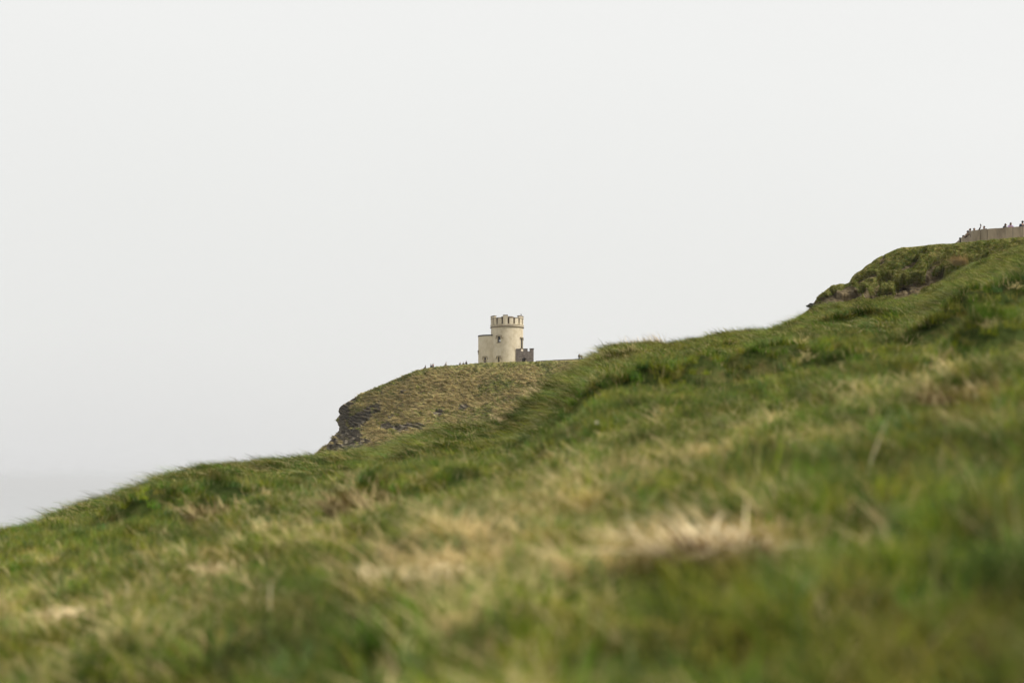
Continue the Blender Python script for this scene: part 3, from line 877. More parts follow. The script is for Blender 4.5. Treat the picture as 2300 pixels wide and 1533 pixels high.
def flower(px, py, label):
    x, y = ground_at(px, py + 55)
    z = float(height(np.array(x), np.array(y))) + .17
    root = bpy.data.objects.new('daisy', None); COL.objects.link(root); root.location = (x, y, z - .17)
    bm = bmesh.new()
    for k in range(14):
        a = 2 * math.pi * k / 14
        c, s_ = math.cos(a), math.sin(a)
        q = [bm.verts.new((c * r - s_ * w_, s_ * r + c * w_, h)) for r, w_, h in ((.002, -.001, 0), (.002, .001, 0), (.0065, .0014, .002), (.0065, -.0014, .002))]
        bm.faces.new(q)
    me = bpy.data.meshes.new('petals'); bm.to_mesh(me); bm.free(); me.materials.append(M_WHITE)
    o = bpy.data.objects.new('petals', me); COL.objects.link(o); o.parent = root; o.location = (0, 0, .17); o.rotation_euler = (R_(60), 0, 0)
    bm = bmesh.new(); bmesh.ops.create_cone(bm, segments=6, radius1=.002, radius2=.0015, depth=.17, cap_ends=True)
    bmesh.ops.translate(bm, vec=(0, .002, .085), verts=bm.verts)
    me = bpy.data.meshes.new('stem'); bm.to_mesh(me); bm.free(); me.materials.append(M_STEM)
    o = bpy.data.objects.new('stem', me); COL.objects.link(o); o.parent = root
    bm = bmesh.new(); bmesh.ops.create_uvsphere(bm, u_segments=8, v_segments=6, radius=.0035)
    me = bpy.data.meshes.new('flower_head'); bm.to_mesh(me); bm.free(); me.materials.append(simple_mat('daisy yellow', (.6, .4, .03), (.7, .5, .05)))
    o = bpy.data.objects.new('flower_head', me); COL.objects.link(o); o.parent = root; o.location = (0, -.002, .171)
    tag(root, label, 'flower', 'white flowers in the turf')
M_WHITE = simple_mat('white petals', (.5, .52, .48), (.6, .62, .58), 20, .7, 0)
M_STEM = simple_mat('green stem', (.05, .09, .02), (.08, .12, .03), 20, .7, 0)
flower(1340, 948, 'small white flower in the green slope right of the tower headland')
flower(1052, 1016, 'faint small white flower in the green slope straight below the tower')

# ------------------------------------------------------------------ the tower
def stucco():
    m, nt, b = new_mat('cream lime render')
    t = N(nt, 'ShaderNodeTexCoord')
    n1 = noise_node(nt, .55, 6, .62, t.outputs['Object'])
    mp = N(nt, 'ShaderNodeMapping'); mp.inputs['Scale'].default_value = (1.0, 1.0, .55)
    nt.links.new(t.outputs['Object'], mp.inputs[0])
    n2 = noise_node(nt, 1.5, 5, .6, mp.outputs[0])
    n3 = noise_node(nt, 14, 4, .6, t.outputs['Object'])
    ad = N(nt, 'ShaderNodeMix', data_type='FLOAT'); ad.inputs[0].default_value = .45
    nt.links.new(n1.outputs['Fac'], ad.inputs[2]); nt.links.new(n2.outputs['Fac'], ad.inputs[3])
    r = ramp_node(nt, ad.outputs[0], [(.28, (.36, .29, .19)), (.43, (.51, .435, .31)), (.56, (.59, .515, .385)), (.72, (.63, .56, .435))])
    nt.links.new(r.outputs[0], b.inputs['Base Color'])
    b.inputs['Roughness'].default_value = .9
    b.inputs['Specular IOR Level'].default_value = .15
    bump(nt, b, n3.outputs['Fac'], .4, .03)
    return m
M_STUC = stucco()
M_TRIM = simple_mat('weathered brown trim stone', (.10, .075, .05), (.24, .18, .115), 3)
M_COPE = simple_mat('dark coping stone', (.13, .105, .08), (.28, .23, .17), 2.5)
M_LEAD_SHADE = simple_mat('dark lead and arch shade', (.025, .023, .022), (.06, .055, .05), 3)  # lead on roof and copings; also the painted dark inside the porch arch
M_GLASS, _nt, _b = new_mat('dark window glass')
_b.inputs['Base Color'].default_value = (.012, .014, .017, 1); _b.inputs['Roughness'].default_value = .08
_n = noise_node(_nt, 1.5, 2); bump(_nt, _b, _n.outputs['Fac'], .1, .05)
M_FRAME = simple_mat('light dressed stone surround', (.50, .42, .28), (.64, .55, .38), 4)
M_SKYPANE = simple_mat('white sky in window pane', (.70, .72, .74), (.8, .82, .84), 4, bs=0)  # bright sky in the lower pane, put into the colour
M_WOOD = simple_mat('dark window bars', (.03, .028, .026), (.06, .055, .05), 6)
M_SLOT_SHADE = simple_mat('shadowed inner wall stone', (.09, .062, .04), (.17, .12, .075), 3)  # shade of the slots between parapet panels is put into this dark brown

def porch_stone():
    m, nt, b = new_mat('coursed grey brown stone')
    t = N(nt, 'ShaderNodeTexCoord')
    br = N(nt, 'ShaderNodeTexBrick')
    mp = N(nt, 'ShaderNodeMapping'); mp.inputs['Rotation'].default_value = (R_(90), 0, 0)
    nt.links.new(t.outputs['Object'], mp.inputs[0]); nt.links.new(mp.outputs[0], br.inputs['Vector'])
    br.inputs['Color1'].default_value = (.235, .205, .185, 1); br.inputs['Color2'].default_value = (.12, .10, .095, 1); br.inputs['Mortar'].default_value = (.045, .04, .036, 1)
    br.inputs['Scale'].default_value = 1.0
    br.inputs['Brick Width'].default_value = .42; br.inputs['Row Height'].default_value = .15; br.inputs['Mortar Size'].default_value = .018; br.offset = .43
    n = noise_node(nt, 2.2, 5, .6, t.outputs['Object'])
    mi = N(nt, 'ShaderNodeMix', data_type='RGBA', blend_type='MULTIPLY'); mi.inputs[0].default_value = .9
    rr = ramp_node(nt, n.outputs['Fac'], [(.3, (.6, .58, .56)), (.7, (1.35, 1.25, 1.15))])
    nt.links.new(br.outputs['Color'], mi.inputs[6]); nt.links.new(rr.outputs[0], mi.inputs[7])
    nt.links.new(mi.outputs[2], b.inputs['Base Color'])
    b.inputs['Roughness'].default_value = .9
    bump(nt, b, br.outputs['Color'], .6, .03)
    return m
M_PORCH = porch_stone()

TY = 318.0                                   # distance of the tower's axis
TX = (1139 - 1150) / F * TY
TZ = (HY - 815) / F * TY                     # ground level at the foot
KM = TY / F
def zl(py, dy=0.0):                          # local height of a photo row for a point dy behind the axis
    return (HY - py) / F * (TY + dy) - TZ
def xl(px, dy=0.0):
    return (px - 1150) / F * (TY + dy) - TX
tower = bpy.data.objects.new('tower', None); COL.objects.link(tower); tower.location = (TX, TY, TZ)
tag(tower, 'round cream tower with battlements, a lower round turret and a stone porch, on the headland', 'tower')

def ring(name, r0, r1, z0, z1, mat, parent, a0=0.0, a1=360.0, cx=0, cy=0, seg=None, r0t=None, r1t=None):
    """annulus or arc of it; angles in degrees from the camera side, clockwise to the right"""
    full = a1 - a0 >= 359.9
    seg = seg or max(3, int((a1 - a0) / 4))
    aa = np.radians(np.linspace(a0, a1, seg + 1))
    if full: aa = aa[:-1]
    r0t = r0 if r0t is None else r0t; r1t = r1 if r1t is None else r1t
    V = []
    for a in aa:
        s, c = math.sin(a), -math.cos(a)
        for r, z in ((r1, z0), (r1t, z1), (r0t, z1), (r0, z0)):
            V.append((cx + r * s, cy + r * c, z))
    n = len(aa); Fc = []
    for k in range(n if full else n - 1):
        q = (k + 1) % n
        for e in range(4):
            e2 = (e + 1) % 4
            Fc.append((4 * k + e, 4 * q + e, 4 * q + e2, 4 * k + e2))
    if not full:
        Fc += [(0, 1, 2, 3), tuple(4 * (n - 1) + e for e in (3, 2, 1, 0))]
    o = mesh_np(name, V, Fc, mat, parent, smooth=False)
    return o

def drum(name, r, z0, z1, openings, mat, parent, cx=0, cy=0, thick=.35):
    """round wall with real openings (deg, deg, z, z) and their reveals"""
    A = set(np.round(np.arange(-180, 180, 4.0), 3)); Zs = {z0, z1}
    for a0, a1, za, zb in openings:
        A = {a for a in A if not (a0 - 1.2 < a < a0 + 1.2 or a1 - 1.2 < a < a1 + 1.2)} | {a0, a1}; Zs |= {za, zb}
    for z in np.linspace(z0, z1, 8)[1:-1]:
        if all(abs(z - q) > .15 for q in Zs): Zs.add(float(z))
    A = sorted(A); Zs = sorted(Zs)
    V = []; ids = {}
    def v(a, z, rr):
        k = (round(a, 4), round(z, 4), rr)
        if k not in ids:
            ids[k] = len(V); t = math.radians(a); V.append((cx + rr * math.sin(t), cy - rr * math.cos(t), z))
        return ids[k]
    Fc = []
    for i in range(len(A)):
        a, b = A[i], A[(i + 1) % len(A)]
        mid = (a + (b if b > a else b + 360)) / 2
        for z, z2 in zip(Zs[:-1], Zs[1:]):
            zm = (z + z2) / 2
            if any(o[0] < mid < o[1] and o[2] < zm < o[3] for o in openings): continue
            Fc.append((v(a, z, r), v(b, z, r), v(b, z2, r), v(a, z2, r)))
    ri = r - thick
    for a0, a1, za, zb in openings:
        Fc += [(v(a0, za, r), v(a0, zb, r), v(a0, zb, ri), v(a0, za, ri)), (v(a1, za, r), v(a1, za, ri), v(a1, zb, ri), v(a1, zb, r)),
               (v(a0, za, r), v(a0, za, ri), v(a1, za, ri), v(a1, za, r)), (v(a0, zb, r), v(a1, zb, r), v(a1, zb, ri), v(a0, zb, ri))]
    top = [v(a, z1, r) for a in A]
    Fc.append(tuple(top))
    o = mesh_np(name, V, Fc, mat, parent, smooth=False)
    return o

def arcbox(bmV, bmF, r0, r1, a0, a1, z0, z1, cx=0, cy=0):
    i = len(bmV)
    n = max(2, int(abs(a1 - a0) / 3) + 1)
    aa = np.radians(np.linspace(a0, a1, n))
    for a in aa:
        s, c = math.sin(a), -math.cos(a)
        for r, z in ((r1, z0), (r1, z1), (r0, z1), (r0, z0)):
            bmV.append((cx + r * s, cy + r * c, z))
    for k in range(n - 1):
        for e in range(4):
            e2 = (e + 1) % 4
            bmF.append((i + 4 * k + e, i + 4 * k + 4 + e, i + 4 * k + 4 + e2, i + 4 * k + e2))
    bmF.append((i, i + 1, i + 2, i + 3)); bmF.append(tuple(i + 4 * (n - 1) + e for e in (3, 2, 1, 0)))

RM = 36.2 * KM                                # main drum radius
TCX, TCY, RT = xl(1102.2, 1.2), 1.2, 28.0 * KM * 1.004   # turret axis and radius
def ang(px, r, cx=0, cy=0):
    return math.degrees(math.asin(max(-1, min(1, (xl(px) - cx) / r))))
def zf(py, px, r, cx=0, cy=0):                # height on the wall surface (nearer than the axis)
    a = math.radians(ang(px, r, cx, cy))
    return zl(py, cy - r * math.cos(a))

def window(par, r, a0, a1, z0, z1, cx=0, cy=0, foot=.28, sky_pane=False, sill=True, drop=.5, bars=True):
    w_ = 0.2 / r * 57.3
    V, Fc = [], []
    arcbox(V, Fc, r - .34, r - .30, a0 + .01, a1 - .01, z0 + .01, z1 - .01, cx, cy)
    wn = mesh_np('window', V, Fc, M_GLASS, par, smooth=False)
    if bars:
        V, Fc = [], []
        am = (a0 + a1) / 2; t = .035 / r * 57.3
        arcbox(V, Fc, r - .30, r - .25, am - t, am + t, z0 + .06, z1 - .06, cx, cy)
        zm = z0 + (z1 - z0) * .52
        for lo, hi in ((a0, am - t), (am + t, a1)):
            arcbox(V, Fc, r - .30, r - .25, lo + 1.5 * t, hi - 1.5 * t if hi == a1 else hi - .002, zm - .03, zm + .03, cx, cy)
        for lo, hi in ((a0 + .002, a0 + 1.4 * t), (a1 - 1.4 * t, a1 - .002)):
            arcbox(V, Fc, r - .30, r - .245, lo, hi, z0 + .01, z1 - .01, cx, cy)
        mesh_np('glazing_bar', V, Fc, M_WOOD, wn, smooth=False)
    if sky_pane:  # pale sheet added for the sky showing in the glass
        V, Fc = [], []
        arcbox(V, Fc, r - .295, r - .285, a0 + (a1 - a0) * .30, a0 + (a1 - a0) * .92, z0 + .12, z0 + (z1 - z0) * .46, cx, cy)
        mesh_np('sky_patch', V, Fc, M_SKYPANE, wn, smooth=False)
    V, Fc = [], []                            # surround, proud of the wall by 2 cm
    arcbox(V, Fc, r - .1, r + .02, a0 - w_, a0, z0, z1, cx, cy)
    arcbox(V, Fc, r - .1, r + .02, a1, a1 + w_, z0, z1, cx, cy)
    arcbox(V, Fc, r - .1, r + .02, a0 - w_, a1 + w_, z1, z1 + .12, cx, cy)
    mesh_np('window_frame', V, Fc, M_FRAME, wn, smooth=False)
    if sill:
        V, Fc = [], []
        arcbox(V, Fc, r - .1, r + .09, a0 - w_, a1 + w_, z0 - .12, z0, cx, cy)
        mesh_np('sill', V, Fc, M_TRIM, wn, smooth=False)
    V, Fc = [], []                            # label mould: lintel, two drops, two feet turned outwards
    t = .10; ta = t / r * 57.3; g_ = w_ * 1.05; fa = foot / r * 57.3
    zt = z1 + .12
    arcbox(V, Fc, r - .05, r + .13, a0 - g_ - ta, a1 + g_ + ta, zt, zt + t, cx, cy)
    for sgn, ed in ((-1, a0 - g_), (1, a1 + g_)):
        lo, hi = sorted((ed, ed + sgn * ta))
        arcbox(V, Fc, r - .05, r + .128, lo, hi, zt - drop, zt - .001, cx, cy)
        lo, hi = sorted((ed, ed + sgn * (ta + fa)))
        arcbox(V, Fc, r - .05, r + .126, lo, hi, zt - drop - t, zt - drop - .001, cx, cy)
    mesh_np('hood_mould', V, Fc, M_TRIM, wn, smooth=False)
    return wn

def Zp(x, y):                                 # pixel of the enlarged tower view -> photo pixel
    return 1040 + x / 10.95, 690 + y / 10.95
def opening(x0, x1, y0, y1, r, cx=0, cy=0):
    pxa, pya = Zp(x0, y0); pxb, pyb = Zp(x1, y1); pm = (pxa + pxb) / 2
    return (ang(pxa, r, cx), ang(pxb, r, cx), zf(pyb, pm, r, cx, cy), zf(pya, pm, r, cx, cy))
W_UP = opening(848, 926, 712, 858, RM)
W_LOW = opening(858, 902, 1218, 1345, RM)
W_R = opening(1418, 1468, 762, 1005, RM)
W_T = opening(519, 568, 1228, 1304, RT, TCX, TCY)
W_TL = (-88.0, -78.0, zl(690 + 1130 / 10.95), zl(690 + 1075 / 10.95))
z_corn = zl(737.3)
wall = drum('wall', RM, -2.5, z_corn, [W_UP, W_LOW, W_R], M_STUC, tower)
window(tower, RM, *W_UP, sky_pane=True)
window(tower, RM, *W_LOW, foot=.22, drop=.42, sill=False)
window(tower, RM, *W_R, foot=.05, drop=.4)
# string courses and parapet
ring('string_course', RM - .3, RM + .14, z_corn, z_corn + .20, M_TRIM, tower, r1t=RM + .20)
zb = zl(733.0)
ring('parapet_base', RM - .55, RM + .06, z_corn + .20, zb + .1, M_STUC, tower)
ring('string_course', RM - .5, RM + .17, zb + .1, zb + .22, M_STUC, tower)
zpan0 = zb + .22
zcop = zl(690 + 300 / 10.95)
ring('parapet', RM - .56, RM - .42, zpan0, zcop, M_SLOT_SHADE, tower)
V, Fc = [], []
NP = 17
for k in range(NP):
    c = -5.8 + 360 / NP * k
    arcbox(V, Fc, RM - .425, RM + .05, c - 6.9, c + 6.9, zpan0, zcop)
mesh_np('parapet_panels', V, Fc, M_STUC, tower, smooth=False).name = 'parapet_panel'
ring('coping', RM - .56, RM + .10, zcop, zcop + .14, M_COPE, tower)
zmer = zl(690 + 250 / 10.95)
for c, wd in ((-5.8, 16), (-70, 38), (69, 42), (180, 30), (130, 24), (-128, 24)):
    m_ = ring('merlon', RM - .5, RM + .05, zcop + .14, zmer, M_STUC, tower, c - wd / 2, c + wd / 2)
    m2 = ring('merlon_cap', RM - .56, RM + .11, zmer, zmer + .2, M_COPE, m_, c - wd / 2 - .8, c + wd / 2 + .8)
    if c == -5.8:                             # the near merlon comes down the face as one tall panel
        V, Fc = [], []
        arcbox(V, Fc, RM + .052, RM + .10, c - wd / 2, c + wd / 2, zpan0, zmer - .002)
        mesh_np('merlon_face', V, Fc, M_STUC, m_, smooth=False)
# roof deck and the low stair head behind the parapet
ring('roof', .02, RM - .5, zpan0 + .2, zpan0 + .4, M_LEAD_SHADE, tower)
sx = xl(690 * 0 + Zp(1092, 0)[0])
sr = 150 / 10.95 * KM
zs1 = zl(690 + 236 / 10.95)
sh = ring('stair_head', .02, sr, zpan0 + .4, zs1 - .16, simple_mat('grey roughcast', (.30, .28, .23), (.42, .40, .34), 4), tower, cx=sx, cy=-.2)
ring('coping', .02, sr + .06, zs1 - .16, zs1, M_COPE, sh, cx=sx, cy=-.2)
# thin fitting on the right merlon
bm = bmesh.new()
bmesh.ops.create_cone(bm, segments=8, radius1=.05, radius2=.04, depth=.25, cap_ends=True)
bmesh.ops.translate(bm, vec=(0, 0, .125), verts=bm.verts)
g2 = bmesh.ops.create_uvsphere(bm, u_segments=10, v_segments=8, radius=.13)
bmesh.ops.scale(bm, vec=(1.2, .8, .8), verts=g2['verts']); bmesh.ops.translate(bm, vec=(.05, 0, .3), verts=g2['verts'])
g3 = bmesh.ops.create_cone(bm, segments=6, radius1=.05, radius2=.01, depth=.25, cap_ends=True)
bmesh.ops.rotate(bm, cent=(0, 0, 0), matrix=Matrix.Rotation(R_(-50), 3, 'Y'), verts=g3['verts'])
bmesh.ops.translate(bm, vec=(-.12, 0, .38), verts=g3['verts'])
me = bpy.data.meshes.new('roof_fitting'); bm.to_mesh(me); bm.free(); me.materials.append(M_LEAD_SHADE)
o = bpy.data.objects.new('roof_fitting', me); COL.objects.link(o); o.parent = tower
ta = math.radians(ang(Zp(1425, 0)[0], RM - .2))
o.location = ((RM - .2) * math.sin(ta), -(RM - .2) * math.cos(ta), zmer + .2)

# turret
z_tt = zl(690 + 728 / 10.95, TCY)
tur = drum('turret', RT, -2.5, z_tt, [W_T, W_TL], M_STUC, tower, TCX, TCY)
ring('coping', .02, RT + .07, z_tt, z_tt + .26, M_LEAD_SHADE, tur, cx=TCX, cy=TCY)
wt = window(tur, RT, *W_T, cx=TCX, cy=TCY, foot=.2, drop=.42)
wt = window(tur, RT, *W_TL, cx=TCX, cy=TCY, foot=.1, drop=.3)

# porch: battlemented stone box with an arched doorway, in front of the drum at the right
PY = -3.2
def pz(y): return zl(690 + y / 10.95, PY)
def pxx(x): return xl(1040 + x / 10.95, PY)
def porch():
    # front wall outline with crenels and an arch, extruded 0.4 m
    arc = []
    ax, aw, atop = 1505, 56, 1238
    hw = aw / 10.95 * KM
    cxm = pxx(ax); zt = pz(atop)
    zs_ = zt - hw * .8
    for k in range(13):
        t = math.pi * k / 12
        arc.append((cxm - hw * math.cos(t), zs_ + hw * .8 * math.sin(t)))
    zb_ = -1.5
    zc = pz(1078)
    o_ = [(pxx(1305), zb_)] + [(arc[0][0], zb_)] + arc + [(arc[-1][0], zb_)] + [(pxx(1735), zb_), (pxx(1738), pz(1020)), (pxx(1638), pz(1022)), (pxx(1636), zc), (pxx(1590), zc), (pxx(1588), pz(1026)), (pxx(1482), pz(1026)),
          (pxx(1480), zc), (pxx(1428), zc), (pxx(1426), pz(1032)), (pxx(1305), pz(1032))]
    bm = bmesh.new()
    f = bm.faces.new([bm.verts.new((x, PY, z)) for x, z in o_])
    ex = bmesh.ops.extrude_face_region(bm, geom=[f])
    bmesh.ops.translate(bm, vec=(0, .45, 0), verts=[v for v in ex['geom'] if isinstance(v, bmesh.types.BMVert)])
    # right flank wall with its own battlement, left flank wall
    for x0, x1, yend in ((pxx(1738) - .45, pxx(1738) - .003, 2.2), (pxx(1305) + .003, pxx(1305) + .4, .2)):
        g_ = bmesh.ops.create_cube(bm, size=1)
        bmesh.ops.scale(bm, vec=(x1 - x0, yend - PY - .45, zc - zb_), verts=g_['verts'])
        bmesh.ops.translate(bm, vec=((x0 + x1) / 2, (yend + PY + .45) / 2, (zc + zb_) / 2 - .002), verts=g_['verts'])
    bmesh.ops.triangulate(bm, faces=[q for q in bm.faces if len(q.verts) > 4])
    bmesh.ops.recalc_face_normals(bm, faces=bm.faces)
    me = bpy.data.meshes.new('porch'); bm.to_mesh(me); bm.free(); me.materials.append(M_PORCH)
    p = bpy.data.objects.new('porch', me); COL.objects.link(p); p.parent = tower
    for k in (0, 1):
        x = pxx(1738) - .45
        g_ = bmesh.new(); bmesh.ops.create_cube(g_, size=1)
        bmesh.ops.scale(g_, vec=(.45, .9, pz(1020) - zc), verts=g_.verts)
        bmesh.ops.translate(g_, vec=(x + .223, PY + 1.55 + k * 1.6, (pz(1020) + zc) / 2), verts=g_.verts)
        me = bpy.data.meshes.new('merlon'); g_.to_mesh(me); g_.free(); me.materials.append(M_PORCH)
        m_ = bpy.data.objects.new('merlon', me); COL.objects.link(m_); m_.parent = p
    # copings on the front merlons
    for xa, xb, yt in ((1302, 1429, 1032), (1479, 1591, 1026), (1635, 1748, 1021)):
        g_ = bmesh.new(); bmesh.ops.create_cube(g_, size=1)
        bmesh.ops.scale(g_, vec=(pxx(xb) - pxx(xa), .57, .12), verts=g_.verts)
        bmesh.ops.translate(g_, vec=((pxx(xa) + pxx(xb)) / 2, PY + .225, pz(yt) + .061), verts=g_.verts)
        me = bpy.data.meshes.new('coping'); g_.to_mesh(me); g_.free(); me.materials.append(M_LEAD_SHADE)
        m_ = bpy.data.objects.new('coping', me); COL.objects.link(m_); m_.parent = p
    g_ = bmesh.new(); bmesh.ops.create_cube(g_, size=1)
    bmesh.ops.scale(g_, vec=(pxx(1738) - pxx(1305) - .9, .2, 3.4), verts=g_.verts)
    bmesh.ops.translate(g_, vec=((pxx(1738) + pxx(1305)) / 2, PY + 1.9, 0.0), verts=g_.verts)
    me = bpy.data.meshes.new('shade_backing'); g_.to_mesh(me); g_.free(); me.materials.append(M_LEAD_SHADE)  # near-black sheet: the shade inside the arch is put into its colour
    m_ = bpy.data.objects.new('shade_backing', me); COL.objects.link(m_); m_.parent = p
    # door post seen through the arch
    g_ = bmesh.new(); bmesh.ops.create_cube(g_, size=1)
    bmesh.ops.scale(g_, vec=(.28, .3, 2.0), verts=g_.verts)
    bmesh.ops.translate(g_, vec=(pxx(1552), PY + .70, -.4), verts=g_.verts)
    me = bpy.data.meshes.new('door_post'); g_.to_mesh(me); g_.free(); me.materials.append(M_FRAME)
    m_ = bpy.data.objects.new('door_post', me); COL.objects.link(m_); m_.parent = p
porch()

# ------------------------------------------------------------------ walls
def slab_wall(name, pts, mat, thick, hgt, slab, jitter=.03, seed=2):
    """upright flagstones along a path of (x, y, top z)"""
    r = np.random.default_rng(seed)
    p = np.asarray(pts, float)
    d = np.concatenate([[0], np.cumsum(np.hypot(*np.diff(p[:, :2], axis=0).T))])
    V, Fc = [], []
    t = 0
    while t < d[-1] - .1:
        w_ = slab * r.uniform(.75, 1.25); t2 = min(t + w_, d[-1])
        q = [np.array([np.interp(tt, d, p[:, k]) for k in range(3)]) for tt in (t + .012, t2 - .012)]
        dr = (q[1] - q[0])[:2]; dr /= np.linalg.norm(dr) + 1e-9
        nn = np.array([-dr[1], dr[0]]); off = r.normal(0, jitter); dz = r.normal(0, jitter * .6)
        i = len(V)
        for e in q:
            for sgn in (-.5, .5):
                xy = e[:2] + nn * (sgn * thick + off)
                V.append((xy[0], xy[1], e[2] - hgt)); V.append((xy[0], xy[1], e[2] + dz))
        for f in ((0, 1, 5, 4), (2, 6, 7, 3), (0, 2, 3, 1), (4, 5, 7, 6), (1, 3, 7, 5), (0, 4, 6, 2)):
            Fc.append(tuple(i + k for k in f))
        t = t2
    c = np.array(V).mean(0)
    o = mesh_np(name, np.array(V) - c, Fc, mat, smooth=False, loc=tuple(c))
    return o
def slab_mat():
    m, nt, b = new_mat('weathered flagstone')
    t = N(nt, 'ShaderNodeTexCoord')
    mp = N(nt, 'ShaderNodeMapping'); mp.inputs['Scale'].default_value = (1, 1, .35)
    nt.links.new(t.outputs['Object'], mp.inputs[0])
    n1 = noise_node(nt, 1.6, 6, .65, mp.outputs[0]); n2 = noise_node(nt, .35, 3, .5, t.outputs['Object'])
    ad = N(nt, 'ShaderNodeMix', data_type='FLOAT'); ad.inputs[0].default_value = .4
    gi = N(nt, 'ShaderNodeNewGeometry'); isl = N(nt, 'ShaderNodeMath', operation='MULTIPLY_ADD'); isl.inputs[1].default_value = .16; nt.links.new(gi.outputs['Random Per Island'], isl.inputs[0]); nt.links.new(n2.outputs['Fac'], isl.inputs[2])
    nt.links.new(n1.outputs['Fac'], ad.inputs[2]); nt.links.new(isl.outputs[0], ad.inputs[3])
    r = ramp_node(nt, ad.outputs[0], [(.32, (.13, .10, .066)), (.48, (.26, .205, .14)), (.6, (.34, .275, .195)), (.72, (.42, .36, .28))])
    nt.links.new(r.outputs[0], b.inputs['Base Color']); b.inputs['Roughness'].default_value = .9
    bump(nt, b, n1.outputs['Fac'], .5, .03)
    return m
M_SLAB = slab_mat()
def wp(px, py, y): return ((px - 1150) / F * y, y, (HY - py) / F * y)
WALLP = [wp(*a) for a in ((2143, 549, 119.5), (2152, 541.5, 118.4), (2163, 532, 117), (2175, 522, 115.4), (2190, 516.5, 114), (2215, 514.5, 113.5), (2255, 511.5, 113.3), (2300, 508.2, 113.1), (2400, 502, 113), (2520, 496, 113))]
o = slab_wall('stone_wall', WALLP, M_SLAB, .12, 1.9, .62, .012)
tag(o, 'curved viewing wall of upright brown flagstones on top of the right hill', 'wall')
kk = lambda px: int(np.argmin(np.abs(HL.px[0] - px)))
LW = [(HL.P[0, kk(q), 0], HL.P[0, kk(q), 1] + .6, (HY - t) / F * (HL.Y + .6)) for q, t in ((1203, 810.2), (1245, 807.8), (1300, 805.4), (1330, 804.2), (1400, 801.0), (1460, 799))]
o = slab_wall('stone_wall', LW, simple_mat('dark grey flagstone', (.05, .045, .04), (.15, .13, .11), 2), .12, 1.2, .9, .03, 5)
tag(o, 'low dark stone wall running right from the tower along the headland crest', 'wall')

# a dark ledge stone jutting out at the foot of the eroded hill
bm = bmesh.new(); bmesh.ops.create_icosphere(bm, subdivisions=4, radius=1)
for v in bm.verts:
    c = v.co
    k = 1 + .25 * math.sin(3.1 * c.x + 2 * c.z) * math.cos(2.3 * c.y) + .1 * math.sin(9 * c.x + 7 * c.y + 8 * c.z)
    v.co = Vector((c.x * .42 * k, c.y * .35 * k, round(c.z * 3) / 3 * .12 * k + c.z * .04))
me = bpy.data.meshes.new('rock'); bm.to_mesh(me); bm.free(); me.materials.append(simple_mat('black wet shale', (.012, .011, .01), (.05, .044, .038), 5))
o = bpy.data.objects.new('rock', me); COL.objects.link(o)
o.location = wp(1824, 686.5, 111.2); o.rotation_euler = (0, R_(4), 0)
tag(o, 'flat black rock jutting out at the lowest left tip of the right hill', 'rock')

# ------------------------------------------------------------------ people
SKIN = simple_mat('skin', (.28, .165, .11), (.36, .22, .15), 8, .6, 0)
def cloth(nm, c): return simple_mat(nm, tuple(.8 * q for q in c), tuple(1.15 * q for q in c), 9, .85, .2, .01)
HAIRS = dict(dark=cloth('dark hair', (.008, .007, .006)), brown=cloth('brown hair', (.05, .03, .018)))
def grow(name, joints, edges, mat, parent=None, sub=2):
    """one continuous surface grown over a skeleton of joints (xyz + radius)"""
    keys = list(joints)
    me = bpy.data.meshes.new(name)
    me.from_pydata([joints[k][:3] for k in keys], [(keys.index(a), keys.index(b)) for a, b in edges], [])
    o = bpy.data.objects.new(name, me); COL.objects.link(o)
    md = o.modifiers.new('skin', 'SKIN'); md.use_smooth_shade = True
    for i, k in enumerate(keys):
        sv = me.skin_vertices[0].data[i]
        r = joints[k][3]; sv.radius = r if isinstance(r, tuple) else (r, r)
        sv.use_root = (i == 0)
    ss = o.modifiers.new('sub', 'SUBSURF'); ss.levels = sub; ss.render_levels = sub
    dg = bpy.context.evaluated_depsgraph_get()
    new = bpy.data.meshes.new_from_object(o.evaluated_get(dg))
    o.modifiers.clear(); o.data = new; bpy.data.meshes.remove(me)
    new.name = name
    new.materials.clear(); new.materials.append(mat)
    if parent is not None: o.parent = parent
    return o

